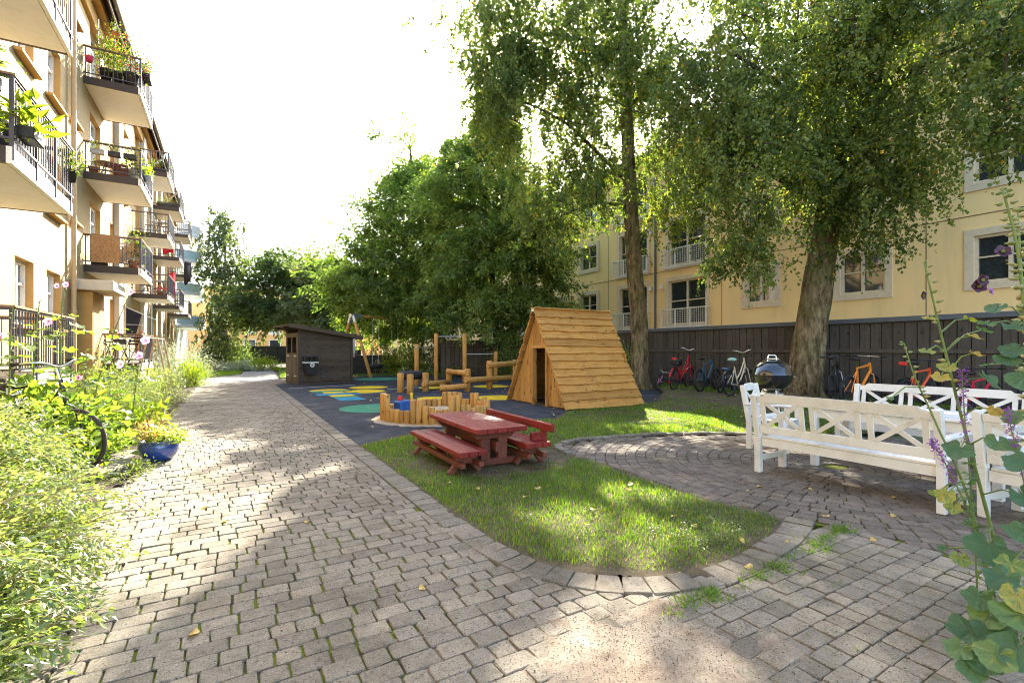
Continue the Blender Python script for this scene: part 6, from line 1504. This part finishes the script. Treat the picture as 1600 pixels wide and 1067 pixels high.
# nearest balcony
potted('big bright mallow like plant at the near corner of the nearest balcony', (-2.33, 9.02, z + .2), .16, .12, 'pot_dark', 'leaf_lime', 60, .2, 32, 1, box=(.2, .4), hgt=.3)
potted('flower box on the near end of the nearest balcony', (-2.75, 8.6, z + .68), .18, .12, 'pot_dark', 'leaf_shrub', 160, .08, 33, 1, box=(.5, .2), hgt=.3)
potted('low green plant behind the bars of the nearest balcony end', (-2.7, 8.85, z), .22, .14, 'pot_grey', 'leaf_lime', 150, .11, 34, 1, hgt=.4)
potted('green plant at the far end of the nearest balcony', (-2.4, 11.35, z + .35), .2, .1, 'pot_dark', 'leaf_shrub', 150, .08, 36, 1, hgt=.35)
t = thing('balcony_cushion', 'dark violet cushion box behind the bars of the nearest balcony', 'cushion', (-2.75, 9.9, z)); m = MB(); m.box((0, 0, .3), (.3, 1.2, .6), ch=.08); m.build('body', 'cloth_dark', t)
# further balconies
chair_set('white folding chair on the middle balcony of the third column', (-3.1, 28.5, F(6.74)), 70, 'paint_silver'); small_table('round table on the middle balcony of the third column', (-2.85, 28.9, F(6.74)), 'paint_silver')
small_table('white clothed table on the lowest balcony of the third column', (-2.8, 28.7, F(3.87)), 'white_sheet'); chair_set('dark chair on the lowest balcony of the third column', (-3.4, 28.6, F(3.87)), 20)
potted('red flowers on the lowest balcony of the third column', (-2.75, 28.3, F(3.87)), .18, .14, 'terracotta', 'petal_red', 80, .1, 40, 1, hgt=.2)
potted('row of herbs on the top balcony of the fourth column', (-3.0, 34.75, F(9.67)), .2, .14, 'pot_dark', 'leaf_shrub', 200, .09, 41, 1, box=(1.1, .2), hgt=.3)
potted('trailing plant on the top balcony of the third column', (-2.9, 28.2, F(9.67)), .2, .14, 'pot_dark', 'leaf_shrub', 200, .09, 42, 1, box=(.8, .2), hgt=.3)
def cloth(label, p, w, h, mt, sw=.05):
    m = MB(); n = 8; p = Vector(p)
    for k in range(n):
        a, b = k / n, (k + 1) / n; f = lambda t_: Vector((w * (t_ - .5), sw * math.sin(t_ * 9), 0))
        m._add([p + f(a), p + f(b), p + f(b) * .92 - Vector((0, 0, h * (.92 + .08 * math.sin(b * 6)))), p + f(a) * .92 - Vector((0, 0, h * (.92 + .08 * math.sin(a * 6))))], [(0, 1, 2, 3)], True)
    o = m.build('hanging_cloth', mt); tag(o, label, 'cloth'); md = o.modifiers.new('thick', 'SOLIDIFY'); md.thickness = .012
cloth('red cloth hung on the middle balcony of the fourth column', (-3.0, 34.52, F(6.74) + .9), .55, .8, 'cloth_red'); cloth('red cloth hung between the lower balconies', (-2.75, 34.5, F(3.87) + 1.9), .25, 1.7, 'cloth_red'); cloth('black cloth hung from the far balcony', (-2.5, 42.2, F(6.74) + .9), .45, 1.7, 'cloth_dark')
small_table('dark table on the lowest balcony of the fourth column', (-2.9, 35, F(3.87)), 'dark_metal')
# ground floor terraces
zt = 1.03
chair_set('black folding chair on the ground floor terrace nearest the wall', (-3.45, 19.95, zt), 60, 'black_plastic'); chair_set('black folding chair on the ground floor terrace at the outer side', (-2.75, 20.1, zt), 150, 'black_plastic'); small_table('black round table between the terrace chairs', (-3.1, 20.3, zt), 'black_plastic')
t = thing('parasol_frame', 'half folded dark canopy frame on the ground floor terrace', 'awning', (-3.0, 20.9, zt)); m = MB(); m.tube([(0, 0, 0), (0, 0, 1.9)], .02, 8); m.tube([(0, 0, 1.9), (.9, .1, 1.45)], .015, 6); m.tube([(0, 0, 1.3), (.6, .1, 1.3)], .012, 6); m.build('frame', 'white_paint', t)
m = MB(); m._add([(-.02, 0, 1.9), (.45, .05, 1.68), (.28, .05, .95), (-.02, 0, .9), (-.02, .03, 1.9), (.45, .08, 1.68), (.28, .08, .95), (-.02, .03, .9)], [(0, 1, 2, 3), (7, 6, 5, 4), (0, 4, 5, 1), (1, 5, 6, 2), (2, 6, 7, 3), (3, 7, 4, 0)]); m.build('canopy', 'cloth_dark', t)
t = thing('garden_figure', 'rust coloured slatted cone ornament on the ground floor terrace', 'ornament', (-2.62, 21.4, zt + .35)); m = MB()
for a in range(8): m.tube([(.14 * math.cos(a * PI / 4), .14 * math.sin(a * PI / 4), .0), (.22 * math.cos(a * PI / 4 + .4), .22 * math.sin(a * PI / 4 + .4), .45), (.03 * math.cos(a), .03 * math.sin(a), .75)], .012, 5)
m.torus((0, 0, .3), .19, .012, 16, 5); m.build('ribs', 'terracotta', t); m = MB(); m.cyl((0, 0, -.35), (0, 0, 0), .05, 8); m.build('foot', 'terracotta', t)
potted('pink flowering plant on the ground floor terrace railing', (-2.9, 19.33, zt + .6), .16, .12, 'pot_dark', 'leaf_shrub', 100, .07, 45, 1, box=(.3, .16), hgt=.2, flowers='petal_pink')
t = thing('bean_frame', 'frame of slanting wooden poles at the edge of the bed', 'plant support', (-1.75, 16.2, 0))
for y in (0, 1.5):
    for s in (-1, 1): m = MB(); m.tube([(s * .42, y, 0), (s * .1, y, 1.85)], .022, 7); m.build('pole', 'stick', t)
m = MB(); m.tube([(-.1, -.25, 1.78), (-.08, 1.75, 1.8)], .02, 7); m.tube([(.12, -.2, 1.76), (.1, 1.7, 1.77)], .018, 7); m.build('top_pole', 'stick', t)
